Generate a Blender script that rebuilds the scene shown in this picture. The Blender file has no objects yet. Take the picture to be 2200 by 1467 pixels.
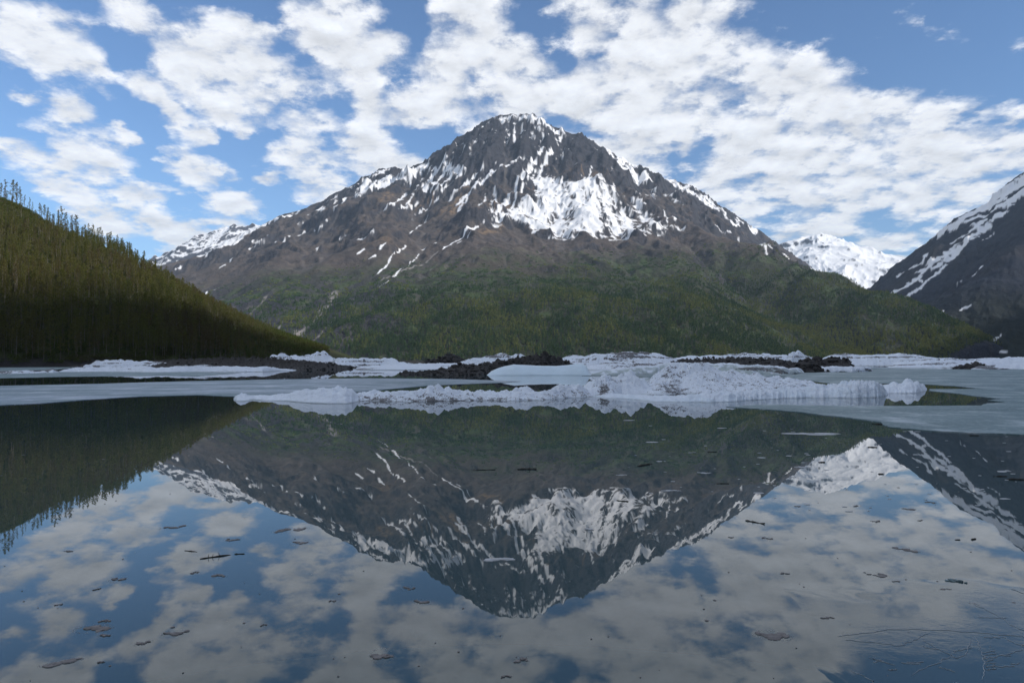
import bpy, bmesh, math, random
import numpy as np
from mathutils import Vector, geometry

# ------------------------------------------------------------------ camera, sky, sun, exposure
SC = bpy.context.scene
COL = SC.collection
CAM_H = 1.7                       # eye height above the lake
FPX = 2200 * 24.0 / 36.0          # focal length in photograph pixels (24 mm lens)
HORIZON = 779.0                   # row of the true horizon in the photograph
PITCH = math.atan((HORIZON - 733.5) / FPX)

cam_data = bpy.data.cameras.new("camera")
cam_data.lens = 24.0
cam_data.sensor_width = 36.0
cam_data.clip_start = 0.05
cam_data.clip_end = 60000.0
cam = bpy.data.objects.new("camera", cam_data)
cam.location = (0, 0, CAM_H)
cam.rotation_euler = (math.pi / 2 + PITCH, 0, 0)
COL.objects.link(cam)
SC.camera = cam

SUN_AZ = math.radians(118)        # clockwise from the view direction: behind the right shoulder
SUN_EL = math.radians(27)
SKY_STRENGTH = 0.15
SUN_STRENGTH = 4.6
EXPOSURE = 0.0

SC.view_settings.view_transform = 'Standard'
SC.view_settings.look = 'None'
SC.view_settings.exposure = EXPOSURE
SC.view_settings.gamma = 1.0
SC.view_settings.use_curve_mapping = False
SC.render.engine = 'CYCLES'
SC.cycles.use_denoising = True
SC.cycles.max_bounces = 6
SC.cycles.diffuse_bounces = 3
SC.cycles.glossy_bounces = 3
SC.cycles.volume_bounces = 0
SC.cycles.sample_clamp_indirect = 6.0

sun_data = bpy.data.lights.new("sun", 'SUN')
sun_data.energy = SUN_STRENGTH
sun_data.angle = math.radians(0.9)
sun_data.color = (1.0, 0.93, 0.84)
sun = bpy.data.objects.new("sun", sun_data)
sd = Vector((math.sin(SUN_AZ) * math.cos(SUN_EL), math.cos(SUN_AZ) * math.cos(SUN_EL), math.sin(SUN_EL)))
sun.rotation_euler = sd.to_track_quat('Z', 'Y').to_euler()
sun.location = (400, -400, 300)
COL.objects.link(sun)


class NT:
    """small helper to write node trees"""
    def __init__(self, tree):
        self.t = tree
        tree.nodes.clear()

    def n(self, kind, ins=None, **props):
        nd = self.t.nodes.new(kind)
        for k, v in props.items():
            setattr(nd, k, v)
        for k, v in (ins or {}).items():
            s = nd.inputs[k]
            if isinstance(v, bpy.types.NodeSocket):
                self.t.links.new(v, s)
            else:
                s.default_value = v
        return nd

    def math(self, op, a, b=None, c=None, clamp=False):
        ins = {0: a}
        if b is not None: ins[1] = b
        if c is not None: ins[2] = c
        return self.n('ShaderNodeMath', ins, operation=op, use_clamp=clamp).outputs[0]

    def vec(self, op, a, b=None):
        ins = {0: a}
        if b is not None: ins[1] = b
        nd = self.n('ShaderNodeVectorMath', ins, operation=op)
        return nd.outputs['Value'] if op in ('LENGTH', 'DOT_PRODUCT', 'DISTANCE') else nd.outputs[0]

    def noise(self, vec, scale, detail=4.0, rough=0.5, dist=0.0, color=False, dim='3D'):
        nd = self.n('ShaderNodeTexNoise', {'Vector': vec, 'Scale': scale, 'Detail': detail, 'Roughness': rough, 'Distortion': dist}, noise_dimensions=dim)
        return nd.outputs['Color'] if color else nd.outputs[0]

    def ramp(self, x, lo, hi, a=0.0, b=1.0, smooth=True):
        return self.n('ShaderNodeMapRange', {0: x, 1: lo, 2: hi, 3: a, 4: b}, interpolation_type='SMOOTHSTEP' if smooth else 'LINEAR').outputs[0]

    def mix(self, f, a, b):
        nd = self.n('ShaderNodeMix', data_type='RGBA', clamp_factor=True)
        for key, v in ((0, f), (6, a), (7, b)):
            if isinstance(v, bpy.types.NodeSocket): self.t.links.new(v, nd.inputs[key])
            else: nd.inputs[key].default_value = v if key == 0 else tuple(v) + ((1.0,) if len(v) == 3 else ())
        return nd.outputs[2]


def ang(px, py):
    """azimuth and elevation (degrees) of a photograph pixel"""
    u, v = (px - 1100.0) / FPX, (HORIZON - py) / FPX
    return math.degrees(math.atan2(u, 1.0)), math.degrees(math.atan2(v, math.hypot(u, 1.0)))


# clouds in view: centre, half width, half height (photograph pixels), turn in degrees; kept as directions in the sky
CLOUDS = [
    (70, 70, 120, 80, -20), (165, 120, 60, 25, -15), (330, 60, 140, 42, -38), (400, 130, 120, 70, -25), (520, 60, 80, 30, -5),
    (560, 170, 150, 75, -15), (640, 235, 75, 45, -20), (470, 215, 70, 45, -10), (300, 180, 50, 28, -30), (360, 235, 55, 28, -40),
    (150, 235, 48, 42, 20), (175, 330, 85, 80, 40), (160, 395, 90, 38, 0), (50, 330, 72, 36, -10), (430, 285, 34, 26, 0), (515, 275, 24, 13, 0),
    (300, 412, 60, 28, 5), (415, 365, 85, 36, -12), (495, 432, 60, 32, -5), (655, 340, 75, 55, -45), (690, 400, 75, 40, -20),
    (705, 60, 95, 80, 10), (780, 130, 85, 50, -10), (790, 215, 40, 40, 0), (830, 90, 60, 30, 0), (880, 240, 120, 70, 20), (800, 315, 90, 65, 15),
    (850, 350, 120, 35, 0), (1010, 50, 80, 100, -15), (960, 160, 70, 70, 30), (1010, 215, 90, 60, 0), (1130, 200, 90, 80, 0), (1110, 120, 60, 40, 0),
    (1330, 80, 140, 120, 0), (1480, 60, 110, 80, 15), (1250, 190, 120, 80, 10), (1400, 200, 170, 115, -20), (1290, 250, 130, 70, 0), (1370, 330, 90, 60, -30),
    (1600, 140, 110, 85, -30), (1560, 230, 160, 90, -20), (1740, 210, 150, 80, -30), (1660, 330, 210, 125, -15), (1820, 280, 150, 95, -25),
    (1960, 260, 120, 70, -25), (1900, 370, 230, 110, -15), (2080, 330, 170, 95, -12), (1700, 440, 170, 60, -25), (1560, 380, 110, 60, -25),
    (1830, 460, 130, 50, 0), (2000, 430, 120, 60, 15), (2180, 300, 120, 70, -5), (2150, 370, 90, 50, 20), (1480, 330, 60, 45, 0), (1760, 500, 110, 26, 0), (1900, 520, 90, 20, 0),
    (300, 478, 130, 40, -4), (400, 500, 150, 38, -6), (230, 465, 70, 32, 5), (470, 480, 60, 20, 0), (380, 545, 60, 12, 0), (1930, 555, 45, 10, 0),
    (60, 210, 40, 12, -10), (580, 380, 40, 12, 0), (255, 275, 40, 16, -45),
]
GAPS = [(1500, 335, 24, 40, 0), (1905, 475, 60, 16, 0), (1690, 470, 40, 22, 0), (1215, 110, 20, 36, 15), (900, 300, 65, 34, 20), (1005, 255, 30, 12, 20), (1275, 278, 45, 8, -15)]


def build_world():
    w = bpy.data.worlds.new("World")
    SC.world = w
    w.use_nodes = True
    t = NT(w.node_tree)
    sky = t.n('ShaderNodeTexSky', sky_type='NISHITA', sun_disc=False, sun_elevation=SUN_EL, sun_rotation=SUN_AZ,
              air_density=1.0, dust_density=0.0, ozone_density=6.0, altitude=0.0)
    d = t.n('ShaderNodeTexCoord').outputs['Generated']
    sep = t.n('ShaderNodeSeparateXYZ', {0: d})
    x, y, z = sep.outputs
    zc = t.math('ADD', t.math('MAXIMUM', z, 0.0), 0.20)
    plane = t.n('ShaderNodeCombineXYZ', {0: t.math('DIVIDE', x, zc), 1: t.math('DIVIDE', y, zc), 2: 0.0}).outputs[0]
    # the cloud layer's own texture, seen in perspective
    fbm = t.noise(plane, 7.0, 9.0, 0.60, dim='2D')
    nz = t.math('SUBTRACT', fbm, 0.5)
    shifted = t.noise(t.vec('MULTIPLY', plane, (0.972, 0.972, 1.0)), 7.0, 5.0, 0.60, dim='2D')
    relief = t.math('SUBTRACT', fbm, shifted)                   # heads against hollows
    wob = t.vec('ADD', plane, t.vec('MULTIPLY', t.n('ShaderNodeCombineXYZ', {0: nz, 1: nz, 2: 0.0}).outputs[0], (0.16, -0.16, 0.0)))
    cell = t.n('ShaderNodeTexVoronoi', {'Vector': wob, 'Scale': 10.0, 'Smoothness': 0.7, 'Randomness': 1.0}, feature='SMOOTH_F1', voronoi_dimensions='2D').outputs['Distance']
    puff = t.math('SUBTRACT', 0.42, cell)                       # rounded heads of the single cloudlets
    fine = t.math('SUBTRACT', t.noise(plane, 26.0, 5.0, 0.62, dim='2D'), 0.5)
    az = t.math('MULTIPLY', t.math('ARCTAN2', x, y), 180 / math.pi)
    el = t.math('MULTIPLY', t.math('ARCSINE', z), 180 / math.pi)
    skyb = t.n('ShaderNodeBackground', {'Color': sky.outputs[0], 'Strength': SKY_STRENGTH}).outputs[0]

    def clouds(base):
        """sky and cloud for a cover field (above 0: cloud)"""
        dens = t.math('ADD', base, t.math('MULTIPLY_ADD', nz, 2.7, t.math('MULTIPLY_ADD', puff, 0.85, t.math('MULTIPLY', fine, 0.8))))
        cover = t.ramp(dens, -0.36, 0.66)
        thick = t.ramp(dens, 0.10, 1.2)             # thick middles are greyer underneath than the rims
        lum = t.math('MULTIPLY_ADD', thick, -0.12, t.math('MULTIPLY_ADD', relief, 0.70, 1.0))
        lum = t.math('ADD', lum, t.math('MULTIPLY_ADD', nz, 0.28, t.math('MULTIPLY_ADD', puff, 0.22, t.math('MULTIPLY', fine, 0.10))))
        tint = t.mix(thick, (0.985, 0.995, 1.02), (0.93, 0.965, 1.02))
        cb = t.n('ShaderNodeBackground', {'Color': tint, 'Strength': lum}).outputs[0]
        return t.n('ShaderNodeMixShader', {0: t.math('MULTIPLY', cover, 0.96), 1: skyb, 2: cb}).outputs[0]

    # away from the photographed piece of sky the same broken layer goes on
    rest_of_sky = t.noise(plane, 0.9, 2.0, 0.5, dim='2D')
    rest = t.math('MULTIPLY_ADD', rest_of_sky, 3.4, -1.6)
    wcol = t.n('ShaderNodeTexNoise', {'Vector': plane, 'Scale': 3.6, 'Detail': 5.0, 'Roughness': 0.62}, noise_dimensions='2D').outputs['Color']
    wv = t.vec('MULTIPLY', t.vec('SUBTRACT', wcol, (0.5, 0.5, 0.5)), (2.6, 2.0, 0.0))
    pos = t.vec('ADD', t.n('ShaderNodeCombineXYZ', {0: az, 1: el, 2: 1.0}).outputs[0], wv)
    edge = t.vec('LENGTH', t.vec('MULTIPLY', t.n('ShaderNodeCombineXYZ', {0: az, 1: t.math('SUBTRACT', el, 12.0), 2: 0.0}).outputs[0], (1 / 50.0, 1 / 30.0, 0)))
    off = t.ramp(edge, 0.86, 1.1)

    # cover of the piece of sky in view as a sum of products f(azimuth) * g(elevation), each kept as a curve
    A0, A1, E0, E1, NA, NE = -52.0, 52.0, -4.0, 44.0, 161, 121
    ga, ge = np.meshgrid(np.linspace(A0, A1, NA), np.linspace(E0, E1, NE), indexing='ij')

    def near(lst, grow):
        acc = np.full(ga.shape, 9.0)
        for (px, py, rw, rh, rot) in lst:
            a, e = ang(px, py)
            k = math.degrees(1.0 / FPX) * math.cos(math.radians(a)) ** 1.3 * grow
            c, s = math.cos(math.radians(rot)), math.sin(math.radians(rot))
            r2 = ((c * (ga - a) + s * (ge - e)) / (rw * k)) ** 2 + ((-s * (ga - a) + c * (ge - e)) / (rh * k)) ** 2
            h = np.maximum(0.3 - np.abs(acc - r2), 0) / 0.3
            acc = np.minimum(acc, r2) - h ** 3 * 0.3 / 6
        return acc
    f = np.clip(0.62 - 0.70 * near(CLOUDS, 1.06), -0.8, 0.5)
    f = f - 0.60 * np.clip(1 - near(GAPS, 1.5), 0, 1)
    f = np.clip(f, -0.8, 0.50)
    f0 = f.mean()
    Um, Sv, Vm = np.linalg.svd(f - f0, full_matrices=False)
    un = t.n('ShaderNodeSeparateXYZ', {0: pos})
    xa = t.ramp(un.outputs[0], A0, A1, smooth=False)
    xe = t.ramp(un.outputs[1], E0, E1, smooth=False)

    def curves(x, cols):
        lo, rg = cols.min(0), np.ptp(cols, axis=0) + 1e-6
        nd = t.n('ShaderNodeRGBCurve', {'Color': t.n('ShaderNodeCombineXYZ', {0: x, 1: x, 2: x}).outputs[0]})
        for ci in range(3):
            cv = nd.mapping.curves[ci]
            xs = np.linspace(0, 1, len(cols)); ys = (cols[:, ci] - lo[ci]) / rg[ci]
            cv.points[0].location = (0, ys[0]); cv.points[1].location = (1, ys[-1])
            for q in range(1, len(xs) - 1):
                cv.points.new(xs[q], ys[q])
        nd.mapping.update()
        m = t.n('ShaderNodeVectorMath', {0: nd.outputs[0], 1: tuple(rg), 2: tuple(lo)}, operation='MULTIPLY_ADD')
        return m.outputs[0]
    base = None
    for k in range(0, 30, 3):
        q = np.sqrt(Sv[k:k + 3])
        dp = t.vec('DOT_PRODUCT', curves(xa, Um[:, k:k + 3] * q), curves(xe, Vm[k:k + 3].T * q))
        base = t.math('ADD', dp, f0 if base is None else base)
    base = t.math('ADD', t.math('MULTIPLY', base, t.math('SUBTRACT', 1.0, off)), t.math('MULTIPLY', rest, off))
    w.cycles.sampling_method = 'MANUAL'
    w.cycles.sample_map_resolution = 512
    t.n('ShaderNodeOutputWorld', {0: clouds(base)})


build_world()

# ------------------------------------------------------------------ helpers: noise, meshes, erosion
RNG = np.random.default_rng(7)
random.seed(7)


def _hash(ix, iy, seed):
    h = (ix.astype(np.int64) * 374761393 + iy.astype(np.int64) * 668265263 + seed * 974634777) & 0xFFFFFFFF
    h = ((h ^ (h >> 13)) * 1274126177) & 0xFFFFFFFF
    return (h ^ (h >> 16)) & 0xFFFFFFFF


def perlin(x, y, seed=0):
    x = np.asarray(x, float); y = np.asarray(y, float)
    x0 = np.floor(x); y0 = np.floor(y)
    fx, fy = x - x0, y - y0
    x0 = x0.astype(np.int64); y0 = y0.astype(np.int64)
    u = fx * fx * fx * (fx * (fx * 6 - 15) + 10)
    v = fy * fy * fy * (fy * (fy * 6 - 15) + 10)

    def g(ax, ay, dx, dy):
        a = _hash(ax, ay, seed) * (2 * np.pi / 4294967296.0)
        return np.cos(a) * dx + np.sin(a) * dy
    n00 = g(x0, y0, fx, fy); n10 = g(x0 + 1, y0, fx - 1, fy)
    n01 = g(x0, y0 + 1, fx, fy - 1); n11 = g(x0 + 1, y0 + 1, fx - 1, fy - 1)
    return (n00 + u * (n10 - n00) + v * ((n01 + u * (n11 - n01)) - (n00 + u * (n10 - n00)))) * 1.5


def fbm(x, y, octs=5, seed=0, gain=0.5, lac=2.03):
    s = 0; a = 1.0; t = 0
    for i in range(octs):
        s = s + a * perlin(x, y, seed + i * 17); t += a
        x = x * lac + 13.7; y = y * lac + 7.3; a *= gain
    return s / t


def ridged(x, y, octs=5, seed=0, gain=0.5, lac=2.07):
    s = 0; a = 1.0; t = 0; w = 1.0
    for i in range(octs):
        n = 1 - np.abs(perlin(x, y, seed + i * 31)) * 1.6
        n = np.clip(n, 0, 1) ** 2
        s = s + a * n * w; t += a
        w = np.clip(n * 1.6, 0, 1)
        x = x * lac + 5.1; y = y * lac + 9.2; a *= gain
    return s / t


def sstep(a, b, x):
    t = np.clip((x - a) / (b - a), 0, 1)
    return t * t * (3 - 2 * t)


def new_mesh(name, V, F, smooth=True):
    """V (n,3) floats, F (m,3) or (m,4) ints"""
    V = np.asarray(V, np.float32); F = np.asarray(F, np.int32)
    me = bpy.data.meshes.new(name)
    me.vertices.add(len(V)); me.vertices.foreach_set("co", V.ravel())
    k = F.shape[1]
    me.loops.add(F.size); me.loops.foreach_set("vertex_index", F.ravel())
    me.polygons.add(len(F)); me.polygons.foreach_set("loop_start", np.arange(len(F), dtype=np.int32) * k)
    me.polygons.foreach_set("use_smooth", np.full(len(F), bool(smooth)))
    me.update(calc_edges=True)
    return me


def attr(me, name, vals):
    a = me.attributes.new(name, 'FLOAT', 'POINT')
    a.data.foreach_set("value", np.asarray(vals, np.float32).ravel())


def attr_color(me, name, rgb):
    a = me.attributes.new(name, 'FLOAT_COLOR', 'POINT')
    c = np.ones((len(rgb), 4), np.float32); c[:, :3] = rgb
    a.data.foreach_set("color", c.ravel())


def grid_faces(nr, nc):
    i = np.arange(nr - 1)[:, None] * nc + np.arange(nc - 1)[None, :]
    i = i.ravel()
    return np.stack([i, i + 1, i + nc + 1, i + nc], 1)


def add_obj(name, me, mat=None, parent=None, loc=None):
    o = bpy.data.objects.new(name, me)
    COL.objects.link(o)
    if me is not None and mat is not None and len(me.materials) == 0:
        me.materials.append(mat)
    if parent is not None: o.parent = parent
    if loc is not None: o.location = loc
    return o


def tag(o, label=None, cat=None, group=None, kind=None):
    if label: o["label"] = label
    if cat: o["category"] = cat
    if group: o["group"] = group
    if kind: o["kind"] = kind
    return o


def empty(name, loc, rz=0.0):
    o = bpy.data.objects.new(name, None)
    o.empty_display_size = 0.5
    o.location = loc; o.rotation_euler = (0, 0, rz)
    COL.objects.link(o)
    return o


def on_lake(px, py):
    """point of the lake seen at a photograph pixel"""
    u, v = (px - 1100.0) / FPX, (HORIZON - py) / FPX
    Y = -CAM_H / v
    return u * Y, Y


class Field:
    """a height field on a square grid, world metres"""
    def __init__(self, x0, x1, y0, y1, cell):
        self.x0, self.y0, self.c = x0, y0, cell
        self.nx = int((x1 - x0) / cell) + 1; self.ny = int((y1 - y0) / cell) + 1
        self.X, self.Y = np.meshgrid(x0 + np.arange(self.nx) * cell, y0 + np.arange(self.ny) * cell)

    def sample(self, A, x, y):
        gx = np.clip((x - self.x0) / self.c, 0, self.nx - 1.001); gy = np.clip((y - self.y0) / self.c, 0, self.ny - 1.001)
        ix = gx.astype(int); iy = gy.astype(int); fx = gx - ix; fy = gy - iy
        return (A[iy, ix] * (1 - fx) + A[iy, ix + 1] * fx) * (1 - fy) + (A[iy + 1, ix] * (1 - fx) + A[iy + 1, ix + 1] * fx) * fy

    def erode(self, H, batches=4, n=60000, steps=48, k=0.9, seed=1, floor=2.0):
        """running water cuts gullies down the fall line; returns the cut field and where the water ran"""
        rng = np.random.default_rng(seed)
        H = H.copy(); c = self.c; ny, nx = H.shape
        flow = np.zeros_like(H)
        for b in range(batches):
            px = rng.uniform(1, nx - 3, n); py = rng.uniform(1, ny - 3, n)
            vx = np.zeros(n); vy = np.zeros(n); sed = np.zeros(n); alive = np.ones(n, bool)
            for s in range(steps):
                ix = px.astype(int); iy = py.astype(int); fx = px - ix; fy = py - iy
                h00 = H[iy, ix]; h10 = H[iy, ix + 1]; h01 = H[iy + 1, ix]; h11 = H[iy + 1, ix + 1]
                gx = (h10 - h00) * (1 - fy) + (h11 - h01) * fy
                gy = (h01 - h00) * (1 - fx) + (h11 - h10) * fx
                h = h00 * (1 - fx) * (1 - fy) + h10 * fx * (1 - fy) + h01 * (1 - fx) * fy + h11 * fx * fy
                gl = np.hypot(gx, gy) + 1e-6
                vx = 0.35 * vx - 0.65 * gx / gl; vy = 0.35 * vy - 0.65 * gy / gl
                l = np.hypot(vx, vy) + 1e-6
                vx /= l; vy /= l
                qx = np.clip(px + vx, 1, nx - 3); qy = np.clip(py + vy, 1, ny - 3)
                hn = self.sample2(H, qx, qy)
                dh = hn - h
                alive &= h > floor
                cap = np.maximum(-dh, 0.02 * c) * 0.55
                er = np.where(dh > 0, -np.minimum(dh, sed), np.where(sed > cap, -(sed - cap) * 0.25, np.minimum((cap - sed) * 0.22, np.maximum(-dh, 0) * 0.5)))
                er = er * alive * k
                sed = sed + er
                idx = iy * nx + ix
                for oi, w in ((0, (1 - fx) * (1 - fy)), (1, fx * (1 - fy)), (nx, (1 - fx) * fy), (nx + 1, fx * fy)):
                    H.ravel()[:] -= np.bincount(idx + oi, er * w * 0.35, minlength=H.size)
                flow.ravel()[:] += np.bincount(idx, alive * (1 + s / steps), minlength=H.size)
                px, py = qx, qy
        return H, flow

    def sample2(self, A, gx, gy):
        ix = gx.astype(int); iy = gy.astype(int); fx = gx - ix; fy = gy - iy
        return (A[iy, ix] * (1 - fx) + A[iy, ix + 1] * fx) * (1 - fy) + (A[iy + 1, ix] * (1 - fx) + A[iy + 1, ix + 1] * fx) * fy


def blur(A, n=1):
    for _ in range(n):
        P = np.pad(A, 1, mode='edge')
        A = (P[1:-1, 1:-1] * 4 + (P[:-2, 1:-1] + P[2:, 1:-1] + P[1:-1, :-2] + P[1:-1, 2:]) * 2 + P[:-2, :-2] + P[2:, 2:] + P[:-2, 2:] + P[2:, :-2]) / 16
    return A


def ridge_dist(X, Y, pts):
    """distance to a polyline and the height carried along it; pts rows x, y, z"""
    best = np.full(X.shape, 1e9); zz = np.zeros(X.shape)
    for (ax, ay, az), (bx, by, bz) in zip(pts[:-1], pts[1:]):
        dx, dy = bx - ax, by - ay
        t = np.clip(((X - ax) * dx + (Y - ay) * dy) / (dx * dx + dy * dy + 1e-9), 0, 1)
        d = np.hypot(X - ax - t * dx, Y - ay - t * dy)
        m = d < best
        best = np.where(m, d, best); zz = np.where(m, az + t * (bz - az), zz)
    return best, zz


def ridge_height(X, Y, pts, slope, rnd=60.0):
    """roof-like mountain from a crest line: the highest of all the segments' roofs"""
    best = np.full(X.shape, -1e9)
    for (ax, ay, az), (bx, by, bz) in zip(pts[:-1], pts[1:]):
        dx, dy = bx - ax, by - ay
        t = np.clip(((X - ax) * dx + (Y - ay) * dy) / (dx * dx + dy * dy + 1e-9), 0, 1)
        d = np.hypot(X - ax - t * dx, Y - ay - t * dy)
        best = np.maximum(best, az + t * (bz - az) - slope * (np.sqrt(d * d + rnd * rnd) - rnd))
    return best


def at(px, py, Y):
    """world point seen at a photograph pixel at distance Y"""
    return ((px - 1100.0) / FPX * Y, Y, CAM_H + (HORIZON - py) / FPX * Y)



# ------------------------------------------------------------------ materials of the land
def terrain_mat(name, bump_scale, bump_dist, var=0.25):
    m = bpy.data.materials.new(name); m.use_nodes = True
    t = NT(m.node_tree)
    geo = t.n('ShaderNodeNewGeometry').outputs['Position']
    col = t.n('ShaderNodeAttribute', attribute_name='tint').outputs['Color']
    n1 = t.noise(geo, bump_scale, 6.0, 0.62)
    n2 = t.noise(geo, bump_scale * 4.1, 4.0, 0.6)
    f = t.math('MULTIPLY_ADD', n1, 2 * var * 1.4, 1 - var * 1.4)
    f = t.math('MULTIPLY', f, t.math('MULTIPLY_ADD', n2, var * 1.4, 1 - var * 0.7))
    # snow is even, rock and scrub are mottled
    sw = t.n('ShaderNodeAttribute', attribute_name='snow').outputs['Fac']
    f = t.math('ADD', t.math('MULTIPLY', f, t.math('SUBTRACT', 1.0, sw)), t.math('MULTIPLY', sw, 1.0))
    c = t.vec('MULTIPLY', col, t.n('ShaderNodeCombineXYZ', {0: f, 1: f, 2: f}).outputs[0])
    hgt = t.math('ADD', n1, t.math('MULTIPLY', n2, 0.4))
    bs = t.math('MULTIPLY_ADD', sw, -0.75, 0.9)
    b = t.n('ShaderNodeBump', {'Strength': bs, 'Distance': bump_dist, 'Height': hgt})
    p = t.n('ShaderNodeBsdfPrincipled', {'Base Color': c, 'Roughness': 0.9, 'Specular IOR Level': 0.15, 'Normal': b.outputs[0]})
    t.n('ShaderNodeOutputMaterial', {0: p.outputs[0]})
    return m


ROCK = np.array([0.043, 0.043, 0.051]); ROCK_L = np.array([0.115, 0.105, 0.10]); TUNDRA = np.array([0.080, 0.066, 0.058])
TAN = np.array([0.24, 0.165, 0.10]); SCRUB = np.array([0.034, 0.042, 0.022]); GREEN = np.array([0.052, 0.076, 0.030])
SCREE = np.array([0.24, 0.225, 0.215]); SNOW = np.array([0.78, 0.79, 0.81]); SOIL = np.array([0.035, 0.032, 0.028])


def lerp3(a, b, f):
    f = np.clip(f, 0, 1)[..., None]
    return a * (1 - f) + b * f


def hits(F, H, pix, y0, y1):
    """where the sight lines through these photograph pixels meet the land"""
    pix = np.asarray(pix, float)
    u = (pix[:, 0] - 1100) / FPX; v = (HORIZON - pix[:, 1]) / FPX
    ys = np.linspace(y0, y1, 700)
    U, YY = np.meshgrid(u, ys)
    Z = F.sample(H, U * YY, YY) - CAM_H
    above = Z / YY >= v[None, :]
    k = np.where(above.any(0), above.argmax(0), len(ys) - 1)
    # where a line just misses the crest, take the crest itself
    miss = ~above.any(0)
    k = np.where(miss, (Z / YY).argmax(0), k)
    Yh = ys[k]
    return np.stack([u * Yh, Yh], 1)


def stroke_mask(X, Y, strokes, F, H, y0, y1):
    """strokes: (points in the photograph, half width in photograph pixels, weight); measured on the ground in metres"""
    M = np.full(X.shape, -1.0)
    for pts, w, wt in strokes:
        P = hits(F, H, pts, y0, y1)
        wm = w / FPX * P[:, 1].mean() * 1.12
        pad = wm * 2.5
        box = (X > P[:, 0].min() - pad) & (X < P[:, 0].max() + pad) & (Y > P[:, 1].min() - pad) & (Y < P[:, 1].max() + pad)
        if not box.any(): continue
        xs, ys = X[box], Y[box]
        best = np.full(xs.shape, 1e9)
        if len(P) == 1:
            best = np.hypot(xs - P[0, 0], ys - P[0, 1])
        for (ax, ay), (bx, by) in zip(P[:-1], P[1:]):
            dx, dy = bx - ax, by - ay
            t = np.clip(((xs - ax) * dx + (ys - ay) * dy) / (dx * dx + dy * dy + 1e-9), 0, 1)
            best = np.minimum(best, np.hypot(xs - ax - t * dx, ys - ay - t * dy))
        M[box] = np.maximum(M[box], np.clip(wt * (1 - best / wm), -1, 1.5))
    return M


def interp_u(px, tab):
    tab = np.asarray(tab, float)
    return np.interp(px, tab[:, 0], tab[:, 1])


# ------------------------------------------------------------------ the main mountain
SKYLINE = [(200, 640), (300, 590), (350, 568), (430, 547), (520, 501), (560, 482), (600, 459), (640, 451), (680, 433), (720, 411), (760, 391), (790, 373), (815, 361),
           (840, 355), (870, 358), (905, 347), (925, 330), (945, 318), (985, 290), (1010, 275), (1030, 262), (1050, 250), (1075, 242), (1100, 240), (1125, 238), (1145, 243), (1165, 252), (1190, 264), (1210, 275),
           (1245, 281), (1280, 300), (1300, 312), (1320, 326), (1340, 338), (1370, 352), (1400, 363), (1440, 382), (1470, 390), (1490, 396), (1540, 431), (1570, 452), (1600, 470), (1650, 507), (1700, 541), (1740, 568), (1770, 590), (1850, 640), (2000, 715), (2200, 760)]
CREST_Y = [(200, 3800), (350, 3850), (500, 4000), (800, 4100), (1020, 4040), (1125, 4000), (1300, 4020), (1500, 4400), (1760, 5000), (2200, 5200)]
BASE_Y = [(200, 1750), (500, 1560), (800, 1480), (1125, 1480), (1500, 1500), (1800, 1650), (2200, 1900)]
PROFILES = {
    200: [(760, 1750), (700, 2300), (660, 3100), (640, 3800)],
    350: [(760, 1650), (690, 1850), (640, 2300), (600, 3000), (568, 3850)],
    500: [(760, 1580), (690, 1790), (640, 2080), (590, 2700), (545, 3400), (510, 4000)],
    800: [(758, 1480), (690, 1630), (630, 1850), (570, 2250), (510, 2720), (450, 3280), (400, 3750), (368, 4100)],
    950: [(760, 1480), (690, 1600), (630, 1790), (580, 2100), (530, 2560), (470, 3020), (400, 3450), (360, 3680), (315, 4060)],
    1125: [(762, 1480), (700, 1590), (640, 1770), (600, 1980), (560, 2350), (520, 2680), (480, 2930), (420, 3200), (375, 3440), (300, 3720), (238, 4000)],
    1300: [(762, 1490), (700, 1590), (640, 1790), (590, 2080), (550, 2430), (505, 2800), (445, 3080), (390, 3400), (350, 3720), (312, 4020)],
    1500: [(765, 1500), (700, 1600), (640, 1850), (590, 2200), (545, 2600), (505, 2950), (470, 3400), (435, 3900), (400, 4400)],
    1760: [(765, 1640), (720, 1900), (690, 2500), (660, 3300), (620, 4200), (583, 5000)],
    2200: [(775, 1900), (770, 3500), (760, 5200)],
}
SPUR = [(1470, 455, 3150), (1540, 495, 2920), (1600, 527, 2720), (1660, 558, 2560), (1760, 590, 2350), (1870, 626, 2150), (1960, 668, 2020), (2040, 712, 1900), (2105, 744, 1800), (2140, 768, 1750)]


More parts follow.
